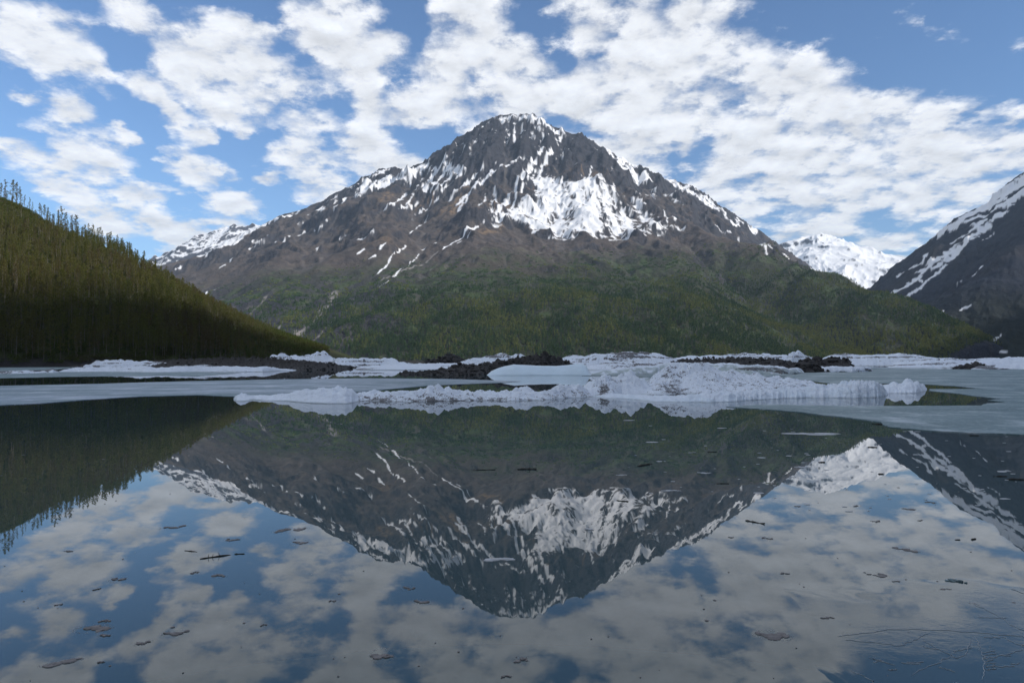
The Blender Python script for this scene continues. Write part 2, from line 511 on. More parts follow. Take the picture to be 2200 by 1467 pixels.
def main_height(X, Y):
    px = X / Y * FPX + 1100
    yb = interp_u(px, BASE_Y); yc = interp_u(px, CREST_Y)
    zc = CAM_H + (HORIZON - interp_u(px, SKYLINE)) / FPX * yc
    s = (Y - yb) / (yc - yb)
    keys = sorted(PROFILES)
    ss = np.linspace(0, 1, 60)
    tabs = []
    for k in keys:
        P = PROFILES[k]
        y = np.array([q[1] for q in P], float); z = CAM_H + (HORIZON - np.array([q[0] for q in P], float)) / FPX * y
        f = np.interp(ss, (y - y[0]) / (y[-1] - y[0]), (z - z[0] * (1 - (y - y[0]) / (y[-1] - y[0]))) / z[-1])
        for _ in range(3):
            f[1:-1] = (f[:-2] + 2 * f[1:-1] + f[2:]) / 4
        tabs.append(f)
    tabs = np.array(tabs)
    kk = np.clip(np.interp(px, keys, np.arange(len(keys))), 0, len(keys) - 1.001)
    k0 = kk.astype(int); fk = kk - k0; fk = fk * fk * (3 - 2 * fk)
    si = np.clip(s, 0, 0.99999) * 59; s0 = si.astype(int); fs = si - s0
    f = (tabs[k0, s0] * (1 - fs) + tabs[k0, s0 + 1] * fs) * (1 - fk) + (tabs[k0 + 1, s0] * (1 - fs) + tabs[k0 + 1, s0 + 1] * fs) * fk
    z = zc * f
    z = np.where(s > 1, zc - (Y - yc) * 0.75, z)
    z = np.where(s < 0, (Y - yb) * 0.12, z)
    sp = ridge_height(X, Y, [at(*q) for q in SPUR], 0.62, 70)
    sp = np.where(Y > 1300, sp, -100)
    return np.maximum(z, sp), s, zc


MF = Field(-2700, 2700, 1300, 5500, 10.0)


def build_main():
    F = MF
    H, s, zc = main_height(F.X, F.Y)
    H0 = H.copy()
    up = sstep(150, 700, H)
    wx = F.X + 90 * perlin(F.X / 400, F.Y / 400, 5); wy = F.Y + 90 * perlin(F.X / 400, F.Y / 400, 6)
    lee = np.clip((1.06 - s) / 0.12, 0, 1) * sstep(0.0, 0.06, s)
    rg = ridged(wx / 620, wy / 620, 6, 3) - 0.42
    H = H + (rg * (28 + 62 * up) + fbm(F.X / 260, F.Y / 260, 5, 9) * (14 + 18 * up)) * (0.25 + 0.75 * lee)
    H = H + (ridged(wx / 170, wy / 170, 4, 13) - 0.4) * (16 + 22 * up) * lee
    # ribs and gullies slanting down the upper face, steps across it
    ac = (F.X - 0.33 * F.Y + 40 * perlin(F.X / 300, F.Y / 300, 23)); al = F.Y + 0.33 * F.X
    H = H + ((ridged(ac / 150, al / 1300, 3, 22) - 0.45) * 62 + (ridged(ac / 62, al / 700, 3, 24) - 0.45) * 24) * (0.25 * sstep(420, 700, H) + 0.75 * sstep(860, 1050, H)) * lee
    band = np.sin(H / 46.0 + 3.0 * perlin(F.X / 300, F.Y / 300, 21) + F.X * 0.004)
    H = H + band * 7 * up * lee
    H, flow = F.erode(H, batches=5, n=52000, steps=46, seed=3)
    H = H * 0.8 + blur(H, 1) * 0.2
    # keep the skyline where it stands
    us = np.linspace(-0.62, 0.5, 320)
    ys = np.linspace(1400, 5450, 700)
    U, YY = np.meshgrid(us, ys)
    b = (F.sample(H, U * YY, YY) - CAM_H) / YY
    target = np.maximum((HORIZON - interp_u(us * FPX + 1100, SKYLINE)) / FPX, 0.01)
    corr = target / np.maximum(b.max(0), 0.01)
    kx = np.convolve(np.pad(corr, 4, mode='edge'), np.ones(9) / 9, mode='valid')
    kx = 0.35 * corr + 0.65 * kx
    cu = np.interp(F.X / F.Y, us, kx)
    far = sstep(0.45, 0.95, s)
    cu = 1 + (cu - 1) * far
    H = CAM_H + (H - CAM_H) * np.clip(cu, 0.6, 1.5)
    H = np.where(s < -0.02, np.minimum(H, (s + 0.02) * 200), H)
    return H, np.log1p(flow), s


MH, MFLOW, MS = build_main()

SNOW_MAIN = [
    # summit cap
    ([(1065, 250), (1100, 246), (1130, 246), (1160, 256)], 9, .75), ([(1080, 256), (1095, 285), (1090, 300)], 8, .55), ([(1105, 262), (1105, 300)], 5, .8),
    ([(1140, 250), (1175, 265), (1208, 276)], 9, 1), ([(1150, 270), (1180, 282)], 8, .55), ([(1050, 258), (1020, 275)], 6, .4), ([(1120, 275), (1150, 290)], 9, .45),
    # right-hand crest
    ([(1305, 316), (1335, 340), (1365, 355)], 11, 1.4), ([(1330, 345), (1360, 362), (1388, 372)], 18, 1.4), ([(1345, 360), (1385, 378)], 9, .8), ([(1400, 366), (1440, 388)], 6, .8),
    ([(1450, 392), (1490, 412), (1535, 445)], 14, 1.3), ([(1500, 405), (1540, 440), (1560, 458)], 9, .9), ([(1580, 478), (1625, 490)], 8, 1), ([(1560, 466), (1600, 492)], 4, .7), ([(1460, 395), (1500, 400)], 5, .8),
    ([(1645, 522), (1690, 548), (1745, 577)], 4, 1), ([(1520, 470), (1590, 515), (1650, 545)], 2.5, .8),
    # left shoulder
    ([(905, 350), (870, 362), (830, 378), (780, 400)], 20, 1.5), ([(880, 352), (835, 358), (800, 378)], 7, .6), ([(770, 395), (720, 420), (690, 440)], 5, .55), ([(860, 372), (815, 398), (770, 412)], 15, 1.2),
    ([(640, 452), (600, 462), (585, 470)], 6, .9), ([(585, 470), (530, 500), (480, 525)], 9, 1.3), ([(520, 500), (470, 530), (425, 548)], 7, 1.3), ([(720, 425), (690, 450)], 6, .6),
    ([(700, 440), (660, 460)], 4, .7), ([(740, 425), (715, 447)], 5, .7), ([(680, 452), (640, 480)], 3, .6),
    # fans below the left shoulder
    ([(935, 355), (912, 400)], 8, 1.1), ([(955, 358), (928, 400)], 7, 1.1), ([(975, 365), (935, 405)], 6, 1.0), ([(945, 352), (990, 366)], 12, 1.1), ([(925, 352), (900, 390)], 5, .6),
    ([(1035, 355), (1000, 395), (965, 425)], 5, .9), ([(1055, 365), (1015, 400), (980, 440)], 6, .9), ([(1030, 380), (1005, 420), (985, 450)], 4, .8), ([(1000, 365), (960, 400), (935, 430)], 5, .7), ([(1120, 335), (1080, 350), (1045, 385)], 4, .6),
    ([(1065, 410), (1055, 455)], 6, .8), ([(1085, 425), (1060, 470)], 5, .8), ([(1045, 400), (1030, 440)], 4, .6), ([(870, 415), (835, 445)], 6, .8), ([(895, 430), (855, 448)], 5, .7), ([(910, 395), (870, 440)], 3, .6), ([(925, 435), (890, 455)], 4, .7),
    # long couloirs
    ([(1168, 312), (1140, 352), (1110, 395), (1075, 440), (1060, 462)], 6, 1), ([(1188, 325), (1165, 355), (1155, 385), (1158, 410)], 5, 1), ([(1272, 355), (1262, 395)], 3, .9), ([(1150, 365), (1120, 410), (1095, 450)], 4, .8), ([(1322, 392), (1318, 425)], 3, .8),
    # the big snowfield
    ([(1170, 388), (1180, 430), (1160, 470)], 30, 1.15), ([(1195, 395), (1215, 440), (1200, 490)], 32, 1.0), ([(1240, 390), (1250, 430), (1240, 480)], 30, .95), ([(1270, 385), (1275, 430), (1270, 490)], 28, 1.2),
    ([(1300, 400), (1310, 450), (1320, 490)], 26, 1.0), ([(1320, 402), (1325, 440)], 12, .8), ([(1340, 450), (1360, 490)], 26, .75), ([(1370, 430), (1385, 465), (1420, 490)], 17, .72), ([(1130, 440), (1100, 465), (1070, 475)], 20, .9),
    ([(1095, 460), (1150, 480), (1230, 495)], 18, .8), ([(1150, 497), (1190, 492)], 8, .9), ([(1190, 500), (1290, 500), (1360, 496), (1430, 488)], 9, .62), ([(1180, 506), (1230, 510), (1262, 496)], 3, 1), ([(1312, 516), (1345, 508), (1388, 506)], 3, 1), ([(1420, 480), (1470, 492)], 7, .55),
    ([(1400, 400), (1440, 415), (1455, 430)], 10, .4), ([(1370, 430), (1410, 400)], 8, .35), ([(1430, 455), (1436, 480)], 3, .9), ([(1450, 470), (1500, 475)], 5, .5),
    # long streaks lower on the left face
    ([(1025, 487), (985, 515), (955, 532)], 4, 1), ([(1010, 495), (970, 525)], 3, .9), ([(935, 520), (905, 537)], 3, 1), ([(870, 528), (835, 560), (810, 590)], 2.2, .9), ([(900, 545), (850, 590), (815, 615)], 2, .7),
    ([(800, 497), (770, 512)], 4, .9), ([(845, 435), (825, 450)], 5, .9), ([(830, 520), (815, 535)], 3, .8), ([(690, 485), (683, 497)], 3, 1), ([(742, 505), (728, 512)], 3, .9), ([(680, 532), (676, 541)], 3, .8), ([(570, 505), (540, 520)], 4, .8), ([(565, 522), (535, 535)], 3, .7),
    ([(495, 555), (475, 565)], 4, .9), ([(480, 570), (470, 574)], 4, .8), ([(385, 570), (375, 577)], 4, .9), ([(465, 620), (432, 636)], 2.2, 1), ([(620, 505), (590, 520)], 3, .7), ([(780, 535), (765, 548)], 3, .8), ([(805, 548), (790, 558)], 3, .7), ([(655, 495), (640, 505)], 3, .7), ([(915, 470), (880, 500)], 3, .55), ([(760, 470), (735, 490)], 3, .5), ([(700, 470), (672, 490)], 3, .5), ([(1040, 470), (1010, 490)], 4, .5), ([(1245, 275), (1300, 312), (1330, 335)], 4, .75), ([(1210, 278), (1195, 300)], 4, .6),
    ([(600, 455), (560, 482), (520, 505), (440, 547)], 4, .7), ([(820, 365), (790, 380), (740, 405)], 5, .7),
]
SCREE_MAIN = [([(718, 628), (705, 655), (690, 670)], 12, .9), ([(690, 672), (665, 700), (640, 718)], 6, .9), ([(640, 715), (625, 752)], 12, .9), ([(660, 700), (630, 750)], 7, .6), ([(570, 640), (545, 665), (530, 690)], 4, .7), ([(610, 690), (590, 720), (570, 740)], 5, .7),
              ([(720, 680), (690, 720), (650, 750)], 3, .6), ([(960, 560), (925, 580)], 5, .5), ([(940, 540), (880, 575), (820, 600)], 2.5, .6), ([(1170, 665), (1150, 672)], 5, .3), ([(760, 640), (735, 650)], 5, .4), ([(1010, 720), (1030, 700)], 5, .3), ([(760, 730), (740, 752)], 6, .35)]
TAN_MAIN = [([(1000, 400), (980, 440), (960, 455)], 24, .7), ([(930, 420), (890, 440)], 22, .5), ([(1060, 440), (1100, 420), (1140, 400)], 20, .5), ([(1170, 350), (1230, 370), (1300, 365)], 14, .5), ([(1080, 480), (1040, 500)], 16, .4), ([(860, 400), (820, 430)], 14, .4), ([(780, 520), (840, 520)], 26, .25), ([(1200, 360), (1290, 372)], 10, .4)]
MAINY = (1350, 5450)


def build_main_mesh():
    us = np.linspace(-0.60, 0.735, 930)
    ys = [1400.0]
    while ys[-1] < 5300:
        ys.append(ys[-1] + 3.6 + max(0, ys[-1] - 1500) * 0.0023)
    ys = np.array(ys)
    U, Y = np.meshgrid(us, ys)
    X = U * Y
    Z = MF.sample(MH, X, Y); S = MF.sample(MS, X, Y); FL = MF.sample(MFLOW, X, Y)
    # fall-line slope
    e = 14.0
    sx = (MF.sample(MH, X + e, Y) - MF.sample(MH, X - e, Y)) / (2 * e); sy = (MF.sample(MH, X, Y + e) - MF.sample(MH, X, Y - e)) / (2 * e)
    slope = np.hypot(sx, sy)
    rocky = sstep(0.72, 1.15, slope + 0.25 * fbm(X / 120, Y / 120, 4, 41) + 0.25 * sstep(900, 1250, Z))
    fine = (ridged(X / 75, Y / 75, 5, 51, 0.6) - 0.4) * (5 + 34 * rocky) + fbm(X / 22, Y / 22, 3, 52) * (2 + 8 * rocky)
    lee = np.clip((1.03 - S) / 0.05, 0, 1) * sstep(0.0, 0.03, S)
    Z = Z + fine * (0.35 + 0.65 * lee) * sstep(0.0, 0.03, S)
    n1 = fbm(X / 300, Y / 300, 5, 61); n2 = fbm(X / 70, Y / 70, 4, 62); n3 = fbm(X / 25, Y / 25, 3, 63)
    # streaks drawn out along the fall line
    fx, fy = sx / (slope + 0.05), sy / (slope + 0.05)
    lic = 0; lic2 = 0
    for k in range(-4, 5):
        lic = lic + perlin((X + fx * k * 9) / 13, (Y + fy * k * 9) / 13, 64)
        lic2 = lic2 + perlin((X + fx * k * 22) / 34, (Y + fy * k * 22) / 34, 65)
    lic = lic / 9 * 2.3; lic2 = lic2 / 9 * 2.3
    strata = perlin(X / 160 + 0.4 * n2, (Z + 0.35 * X) / 17, 66)
    # green climbs higher on the right-hand spur
    lim = 330 + X * 0.075 + 120 * n1 + 60 * n2
    veg = sstep(lim + 130, lim - 60, Z)
    c = np.broadcast_to(TUNDRA, X.shape + (3,)).copy()
    c = lerp3(c, TUNDRA * 1.45, sstep(-0.1, 0.45, n2 + 0.4 * n1))
    c = lerp3(c, ROCK * 1.15, sstep(0.0, 0.5, n1 + n3 * 0.7) * 0.6)
    c = lerp3(c, SCRUB, veg * 0.9)
    c = lerp3(c, GREEN, veg * sstep(0.0, 0.4, n2 + 0.5 * n3))
    tanm = np.clip(stroke_mask(X, Y, TAN_MAIN, MF, MH, *MAINY), 0, 1)
    c = lerp3(c, TAN, np.clip(tanm * 2.4 * sstep(-0.3, 0.2, n2 + n3), 0, 0.9))
    up = sstep(820, 1060, Z + 110 * n1)
    c = lerp3(c, ROCK, np.clip(rocky * 0.95 + up * 0.75 * sstep(-0.35, 0.15, n2 + 0.2), 0, 1))
    c = lerp3(c, ROCK_L, rocky * sstep(0.1, 0.5, n3 + 0.3 * n2) * 0.4)
    c = lerp3(c, ROCK * 0.75, np.clip(sstep(0.1, 0.5, strata + 0.5 * n3) * (0.25 + 0.5 * rocky), 0, 1) * sstep(180, 400, Z))
    c = lerp3(c, TUNDRA * 1.6, sstep(0.2, 0.6, lic + 0.5 * n2) * 0.35 * sstep(250, 420, Z) * (1 - up * 0.5))
    # slabby cliffs at the lower left
    clf = sstep(-120, -520, X + 160 * n1) * sstep(330, 150, Z + 110 * n2 + 60 * n1)
    c = lerp3(c, ROCK * 1.05, clf * sstep(0.25, -0.15, n2 + 0.35 * lic - 0.25 * slope + 0.05) * 0.9)
    c = lerp3(c, ROCK_L * 1.25, clf * sstep(0.25, 0.6, lic2 + 0.4 * n3) * 0.7)
    c = lerp3(c, TUNDRA * 1.25, up * sstep(0.2, 0.55, n2) * 0.4)
    c = lerp3(c, ROCK * 0.8, sstep(1030, 1180, Z + 60 * n2) * 0.7)
    c = lerp3(c, TAN * 0.8, np.clip(tanm * 1.8, 0, 1) * sstep(0.0, 0.35, n3 + 0.6 * lic) * 0.75)
    # grey streaks of scree where water runs
    scm = stroke_mask(X, Y, SCREE_MAIN, MF, MH, *MAINY)
    c = lerp3(c, SCREE, sstep(0.0, 0.35, scm + 0.45 * n3 + 0.15 * n2 - 0.1))
    gl = sstep(4.4, 5.6, FL) * sstep(60, 160, Z) * (1 - veg * 0.6)
    c = lerp3(c, ROCK_L * 1.1, gl * 0.45)
    # snow
    sm = stroke_mask(X, Y, SNOW_MAIN, MF, MH, *MAINY)
    hi = sstep(800, 1400, Z)
    fleck = 0.55 * lic + 0.35 * strata + 0.35 * n3 + 0.25 * lic2
    loose = sstep(0.40, 0.62, fleck + 0.16 * n1 + 0.34 * hi + 0.05 * (FL - 4) - 0.10 * rocky - 0.06) * sstep(600, 900, Z)
    snow = sstep(-0.05, 0.20, np.minimum(sm, 0.8) * 0.85 + 0.40 * lic + 0.26 * lic2 + 0.50 * n3 + 0.24 * n2 + 0.30 * strata - 0.19 - 0.18 * rocky)
    snow = np.where(sm > -0.99, snow, 0)
    snow = np.maximum(snow, loose * 0.95)
    c = lerp3(c, SNOW * (1 - 0.10 * np.clip(n3 + 0.3, 0, 1))[..., None], snow)
    # bare dark shore rock
    c = lerp3(c, SOIL, sstep(12, 3, Z))
    V = np.stack([X, Y, Z], -1).reshape(-1, 3)
    me = new_mesh("mountain", V, grid_faces(*X.shape))
    attr_color(me, "tint", c.reshape(-1, 3)); attr(me, "snow", snow)
    o = add_obj("mountain", me, terrain_mat("mountain_ground", 0.05, 12.0, 0.3))
    tag(o, "broad dark mountain with snow streaks and a snow-capped summit behind the lake", "mountain", kind="structure")
    return o


build_main_mesh()

# ------------------------------------------------------------------ right-hand mountain; its unseen continuation is shaped to shade the lake
RIGHT_CREST = [at(1880, 612, 3300), at(1915, 575, 3250), at(1960, 546, 3200), at(2000, 516, 3120), at(2060, 466, 3020), at(2095, 449, 2960), at(2130, 435, 2920), at(2160, 402, 2900), at(2205, 368, 2880),
               (2500, 2500, 860), (2550, 1900, 760), (2400, 1200, 740), (2050, 300, 900), (1600, -600, 1036), (1250, -1500, 1090), (900, -2600, 1000)]  # out-of-view crest, heights set to shade the lake and lower left hill
RIGHT_RIB = [(at(2260, 450, 2350)), at(2140, 560, 2150), at(2060, 650, 2050), at(2020, 740, 1950)]
RF = Field(0, 4300, -3300, 4000, 20.0)
SNOW_RIGHT = [([(2200, 385), (2160, 415), (2120, 440)], 16, 1.2), ([(2150, 408), (2125, 432)], 9, 1), ([(2200, 410), (2165, 440)], 12, .9), ([(2120, 470), (2085, 500), (2050, 520)], 7, .8), ([(2200, 395), (2150, 430), (2110, 450), (2060, 485), (2010, 508)], 13, 1), ([(2130, 440), (2080, 448)], 6, .9), ([(2190, 420), (2140, 450), (2090, 470)], 12, .75), ([(2180, 440), (2120, 490), (2060, 540), (2010, 575)], 9, .85), ([(2060, 530), (2010, 560), (1985, 580)], 14, .7), ([(1995, 545), (1985, 560), (1945, 585), (1935, 590)], 6, .9),
              ([(1990, 580), (1950, 615), (1905, 640)], 8, .9), ([(2010, 590), (1970, 625), (1940, 645)], 5, .9), ([(2040, 560), (2000, 600)], 5, .6), ([(1930, 622), (1895, 637)], 4, .8), ([(2070, 525), (2110, 505)], 4, .7), ([(1985, 607), (1975, 592)], 2.5, .8), ([(2140, 500), (2115, 515)], 3, .6), ([(2085, 655), (2065, 665)], 3, .7), ([(2030, 665), (2005, 680)], 4, .6), ([(2080, 600), (2060, 612)], 3, .5), ([(2115, 570), (2095, 590)], 3, .5),
              ([(2200, 378), (2170, 400)], 8, .5), ([(2150, 720), (2120, 738)], 3, .6), ([(2165, 755), (2130, 758)], 4, .6)]


def build_right():
    F = RF
    H = ridge_height(F.X, F.Y, RIGHT_CREST, 0.80, 60)
    H = np.maximum(H, ridge_height(F.X, F.Y, RIGHT_RIB, 0.78, 50))
    up = sstep(0, 300, H)
    wx = F.X + 80 * perlin(F.X / 350, F.Y / 350, 105); wy = F.Y + 80 * perlin(F.X / 350, F.Y / 350, 106)
    H = H + ((ridged(wx / 560, wy / 560, 5, 103) - 0.42) * 80 + fbm(F.X / 200, F.Y / 200, 4, 109) * 28) * up
    H, flow = F.erode(H, batches=3, n=26000, steps=40, seed=5)
    us = np.linspace(0.52, 0.76, 120); ys = np.linspace(1500, 3900, 400)
    U, YY = np.meshgrid(us, ys)
    b = (F.sample(H, U * YY, YY) - CAM_H) / YY
    sky = [(1870, 620), (1880, 612), (1915, 575), (1960, 546), (2000, 516), (2060, 466), (2095, 449), (2130, 435), (2145, 412), (2160, 402), (2205, 368), (2260, 340)]
    target = (HORIZON - interp_u(us * FPX + 1100, sky)) / FPX
    corr = np.clip(target / np.maximum(b.max(0), 0.02), 0.6, 1.5)
    cu = np.interp(F.X / np.maximum(F.Y, 1), us, corr)
    cu = np.where(F.Y > 1200, cu, 1)
    H = 1 + (H - 1) * (1 + (cu - 1) * sstep(150, 420, H))
    return H, np.log1p(flow)


RH, RFLOW = build_right()


def build_right_mesh():
    az = np.concatenate([np.arctan(np.linspace(0.47, 0.80, 300)), np.linspace(math.atan(0.80) + 0.012, math.radians(172), 170)])
    R = np.concatenate([np.linspace(330, 1900, 70), np.linspace(1908, 4600, 330)])
    A, RR = np.meshgrid(az, R)
    X = RR * np.sin(A); Y = RR * np.cos(A)
    ok = (X > 0) & (X < 4290) & (Y > -3290) & (Y < 3990)
    Z = np.where(ok, RF.sample(RH, X, Y), -5)
    Z = np.where(Z < 0.5, np.minimum(Z, -2), Z)
    e = 20
    slope = np.hypot(RF.sample(RH, X + e, Y) - RF.sample(RH, X - e, Y), RF.sample(RH, X, Y + e) - RF.sample(RH, X, Y - e)) / (2 * e)
    n1 = fbm(X / 260, Y / 260, 5, 161); n2 = fbm(X / 60, Y / 60, 4, 162); n3 = fbm(X / 22, Y / 22, 3, 163)
    rocky = sstep(0.7, 1.2, slope + 0.3 * n2)
    Z = Z + ((ridged(X / 80, Y / 80, 5, 151, 0.6) - 0.4) * (10 + 24 * rocky) + n3 * 4) * sstep(10, 60, Z)
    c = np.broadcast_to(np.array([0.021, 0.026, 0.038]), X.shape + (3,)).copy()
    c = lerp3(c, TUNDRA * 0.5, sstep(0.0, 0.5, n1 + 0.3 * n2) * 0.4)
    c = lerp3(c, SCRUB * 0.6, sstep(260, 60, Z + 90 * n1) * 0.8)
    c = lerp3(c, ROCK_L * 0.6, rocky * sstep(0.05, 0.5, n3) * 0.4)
    sm = stroke_mask(X, Y, SNOW_RIGHT, RF, RH, 1500, 3900)
    diag = perlin((X + 0.9 * Y) / 28 + n2, (X - Y) / 200, 165)
    snow = sstep(0.0, 0.2, sm + 0.6 * n3 + 0.35 * n2 + 0.45 * diag - 0.14 - 0.2 * rocky)
    snow = np.where(sm > -0.99, snow, 0)
    snow = np.maximum(snow, sstep(0.35, 0.6, n2 + 0.5 * n3 + sstep(520, 900, Z) * 0.5 - 0.25 * rocky) * sstep(430, 560, Z))
    c = lerp3(c, SNOW, snow)
    V = np.stack([X, Y, Z], -1).reshape(-1, 3)
    me = new_mesh("valley_mountain", V, grid_faces(*X.shape))
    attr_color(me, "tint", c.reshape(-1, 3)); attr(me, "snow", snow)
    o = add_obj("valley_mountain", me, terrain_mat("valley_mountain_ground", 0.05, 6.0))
    tag(o, "steep shaded mountainside with diagonal snow gullies at the right edge", "mountain", kind="structure")


build_right_mesh()


def far_mountain(name, label, crest, slope, u0, u1, y0, y1, rock_amount, seed, nr=200, nc=240, amp=120, wl=900):
    us = np.linspace(u0, u1, nc); ys = np.linspace(y0, y1, nr)
    U, Y = np.meshgrid(us, ys); X = U * Y
    Z = ridge_height(X, Y, crest, slope, 120)
    wx = X + 120 * perlin(X / 600, Y / 600, seed); wy = Y + 120 * perlin(X / 600, Y / 600, seed + 1)
    r = ridged(wx / wl, wy / wl, 6, seed + 2)
    Z = Z + (r - 0.45) * amp + (ridged(wx / 240, wy / 240, 4, seed + 3) - 0.4) * amp * 0.3
    gx = np.gradient(Z, axis=1) / np.gradient(X, axis=1); gy = np.gradient(Z, axis=0) / np.gradient(Y, axis=0)
    slope_ = np.hypot(gx, gy)
    n2 = fbm(X / 260, Y / 260, 4, seed + 5); n3 = fbm(X / 80, Y / 80, 4, seed + 6)
    rock = sstep(0.85, 1.1, slope_ + 0.40 * n3 + 0.3 * n2 + rock_amount - 0.3)
    c = lerp3(np.broadcast_to(SNOW, X.shape + (3,)), ROCK * 1.3, rock)
    me = new_mesh(name, np.stack([X, Y, Z], -1).reshape(-1, 3), grid_faces(*X.shape))
    attr_color(me, "tint", c.reshape(-1, 3)); attr(me, "snow", 1 - rock)
    o = add_obj(name, me, terrain_mat(name + "_ground", 0.02, 12.0))
    tag(o, label, "mountain", kind="structure")


far_mountain("snow_peak", "distant snow-covered peak in the gap right of the main mountain",
             [at(1600, 560, 8600), at(1690, 520, 8000), at(1745, 505, 7900), at(1790, 528, 7700), at(1840, 566, 7500), at(1900, 590, 7400), at(1960, 620, 7400)], 0.45, 0.34, 0.60, 5600, 9400, 0.02, 301, nr=260, nc=300, amp=95)
far_mountain("snow_horn", "small pointed snow summit behind the distant peak",
             [at(1800, 585, 9300), at(1850, 536, 9300), at(1885, 558, 9300), at(1960, 600, 9300)], 0.55, 0.44, 0.62, 9000, 10400, 0.08, 331, nr=60, nc=120, amp=90)
far_mountain("rocky_ridge", "distant jagged ridge dusted with snow in the gap left of the main mountain",
             [at(300, 580, 6500), at(350, 560, 6500), at(400, 530, 6500), at(440, 505, 6500), at(480, 489, 6500), at(510, 488, 6500), at(600, 470, 6500)], 0.8, -0.60, -0.30, 5700, 7200, 0.42, 361, nr=160, nc=240, amp=95, wl=500)


# ------------------------------------------------------------------ unseen hill added behind the viewer to darken the ice fronts
def rear_hill():
    crest = [(-1300, -100, 230), (-900, -520, 300), (-300, -760, 330), (250, -900, 360), (700, -1250, 420)]
    g = np.linspace(-1700, 900, 130); h = np.linspace(-1700, -25, 90)
    X, Y = np.meshgrid(g, h)
    Z = ridge_height(X, Y, crest, 0.50, 40) + fbm(X / 120, Y / 120, 5, 801) * 30 * sstep(10, 120, ridge_height(X, Y, crest, 0.50, 40))
    n = fbm(X / 60, Y / 60, 4, 802)
    c = lerp3(np.broadcast_to(SCRUB, X.shape + (3,)), GREEN, sstep(-0.2, 0.4, n))
    me = new_mesh("rear_hill", np.stack([X, Y, np.where(Z < 0.3, -3, Z)], -1).reshape(-1, 3), grid_faces(*X.shape))
    attr_color(me, "tint", c.reshape(-1, 3)); attr(me, "snow", X * 0)
    o = add_obj("rear_hill", me, terrain_mat("rear_hill_ground", 0.2, 2.0))
    tag(o, "unseen scrub-covered hill added behind the viewer to dim the ice fronts", "hill", kind="structure")


rear_hill()

# ------------------------------------------------------------------ lake
def lake_mat():
    m = bpy.data.materials.new("lake_water"); m.use_nodes = True
    t = NT(m.node_tree)
    pos = t.n('ShaderNodeNewGeometry').outputs['Position']
    n = t.noise(t.vec('MULTIPLY', pos, (0.35, 0.9, 1.0)), 1.0, 3.0, 0.5)
    b = t.n('ShaderNodeBump', {'Strength': 0.012, 'Distance': 0.02, 'Height': n})
    p = t.n('ShaderNodeBsdfPrincipled', {'Base Color': (0.032, 0.060, 0.067, 1), 'Roughness': 0.004, 'IOR': 1.45, 'Normal': b.outputs[0]})
    t.n('ShaderNodeOutputMaterial', {0: p.outputs[0]})
    return m


def build_lake():
    r = 9000.0
    g = np.concatenate([np.linspace(-r, -400, 8), np.linspace(-300, 300, 7), np.linspace(400, r, 8)])
    X, Y = np.meshgrid(g, g)
    me = new_mesh("lake", np.stack([X, Y, X * 0], -1).reshape(-1, 3), grid_faces(*X.shape), smooth=False)
    o = add_obj("lake", me, lake_mat())
    tag(o, "calm grey-green glacial lake mirroring mountain and clouds", "lake", kind="structure")


build_lake()

# ------------------------------------------------------------------ wooded hill on the left
HILL_CREST = [(-1050, -150, 210), (-760, 130, 170), (-470, 320, 128), at(0, 428, 430), at(60, 452, 440), at(100, 482, 450), at(160, 508, 462), at(210, 528, 472), at(260, 552, 485), at(310, 585, 500), at(360, 618, 515), at(420, 656, 532),
              at(500, 706, 560), at(560, 738, 590), at(615, 764, 620), at(650, 774, 640)]
HF = Field(-1200, 0, 60, 1000, 4.0)


def build_hill():
    H = ridge_height(HF.X, HF.Y, HILL_CREST, 0.47, 10)
    H = H + (fbm(HF.X / 60, HF.Y / 60, 4, 401) * 5 + fbm(HF.X / 18, HF.Y / 18, 3, 402) * 1.4) * sstep(2, 25, H)
    us = np.linspace(-0.98, -0.32, 200); ys = np.linspace(150, 900, 400)
    U, YY = np.meshgrid(us, ys)
    b = (HF.sample(H, U * YY, YY) - CAM_H) / YY
    sky = [(-400, 250), (0, 428), (60, 452), (100, 482), (160, 508), (210, 528), (260, 552), (310, 585), (360, 618), (420, 656), (500, 706), (560, 738), (615, 764), (650, 774)]
    tg = (HORIZON - interp_u(us * FPX + 1100, sky)) / FPX
    corr = np.clip(tg / np.maximum(b.max(0), 0.004), 0.7, 1.4)
    corr = np.convolve(np.pad(corr, 5, mode='edge'), np.ones(11) / 11, mode='valid')
    cu = np.where(HF.Y > 150, np.interp(HF.X / HF.Y, us, corr), 1)
    H = np.where(H > 0, H * cu, H)
    return H - 2.6 * sstep(6.0, 0.0, H) * sstep(-0.5, -0.36, HF.X / HF.Y)


HH = build_hill()


def hill_z(x, y):
    return HF.sample(HH, np.asarray(x, float), np.asarray(y, float))


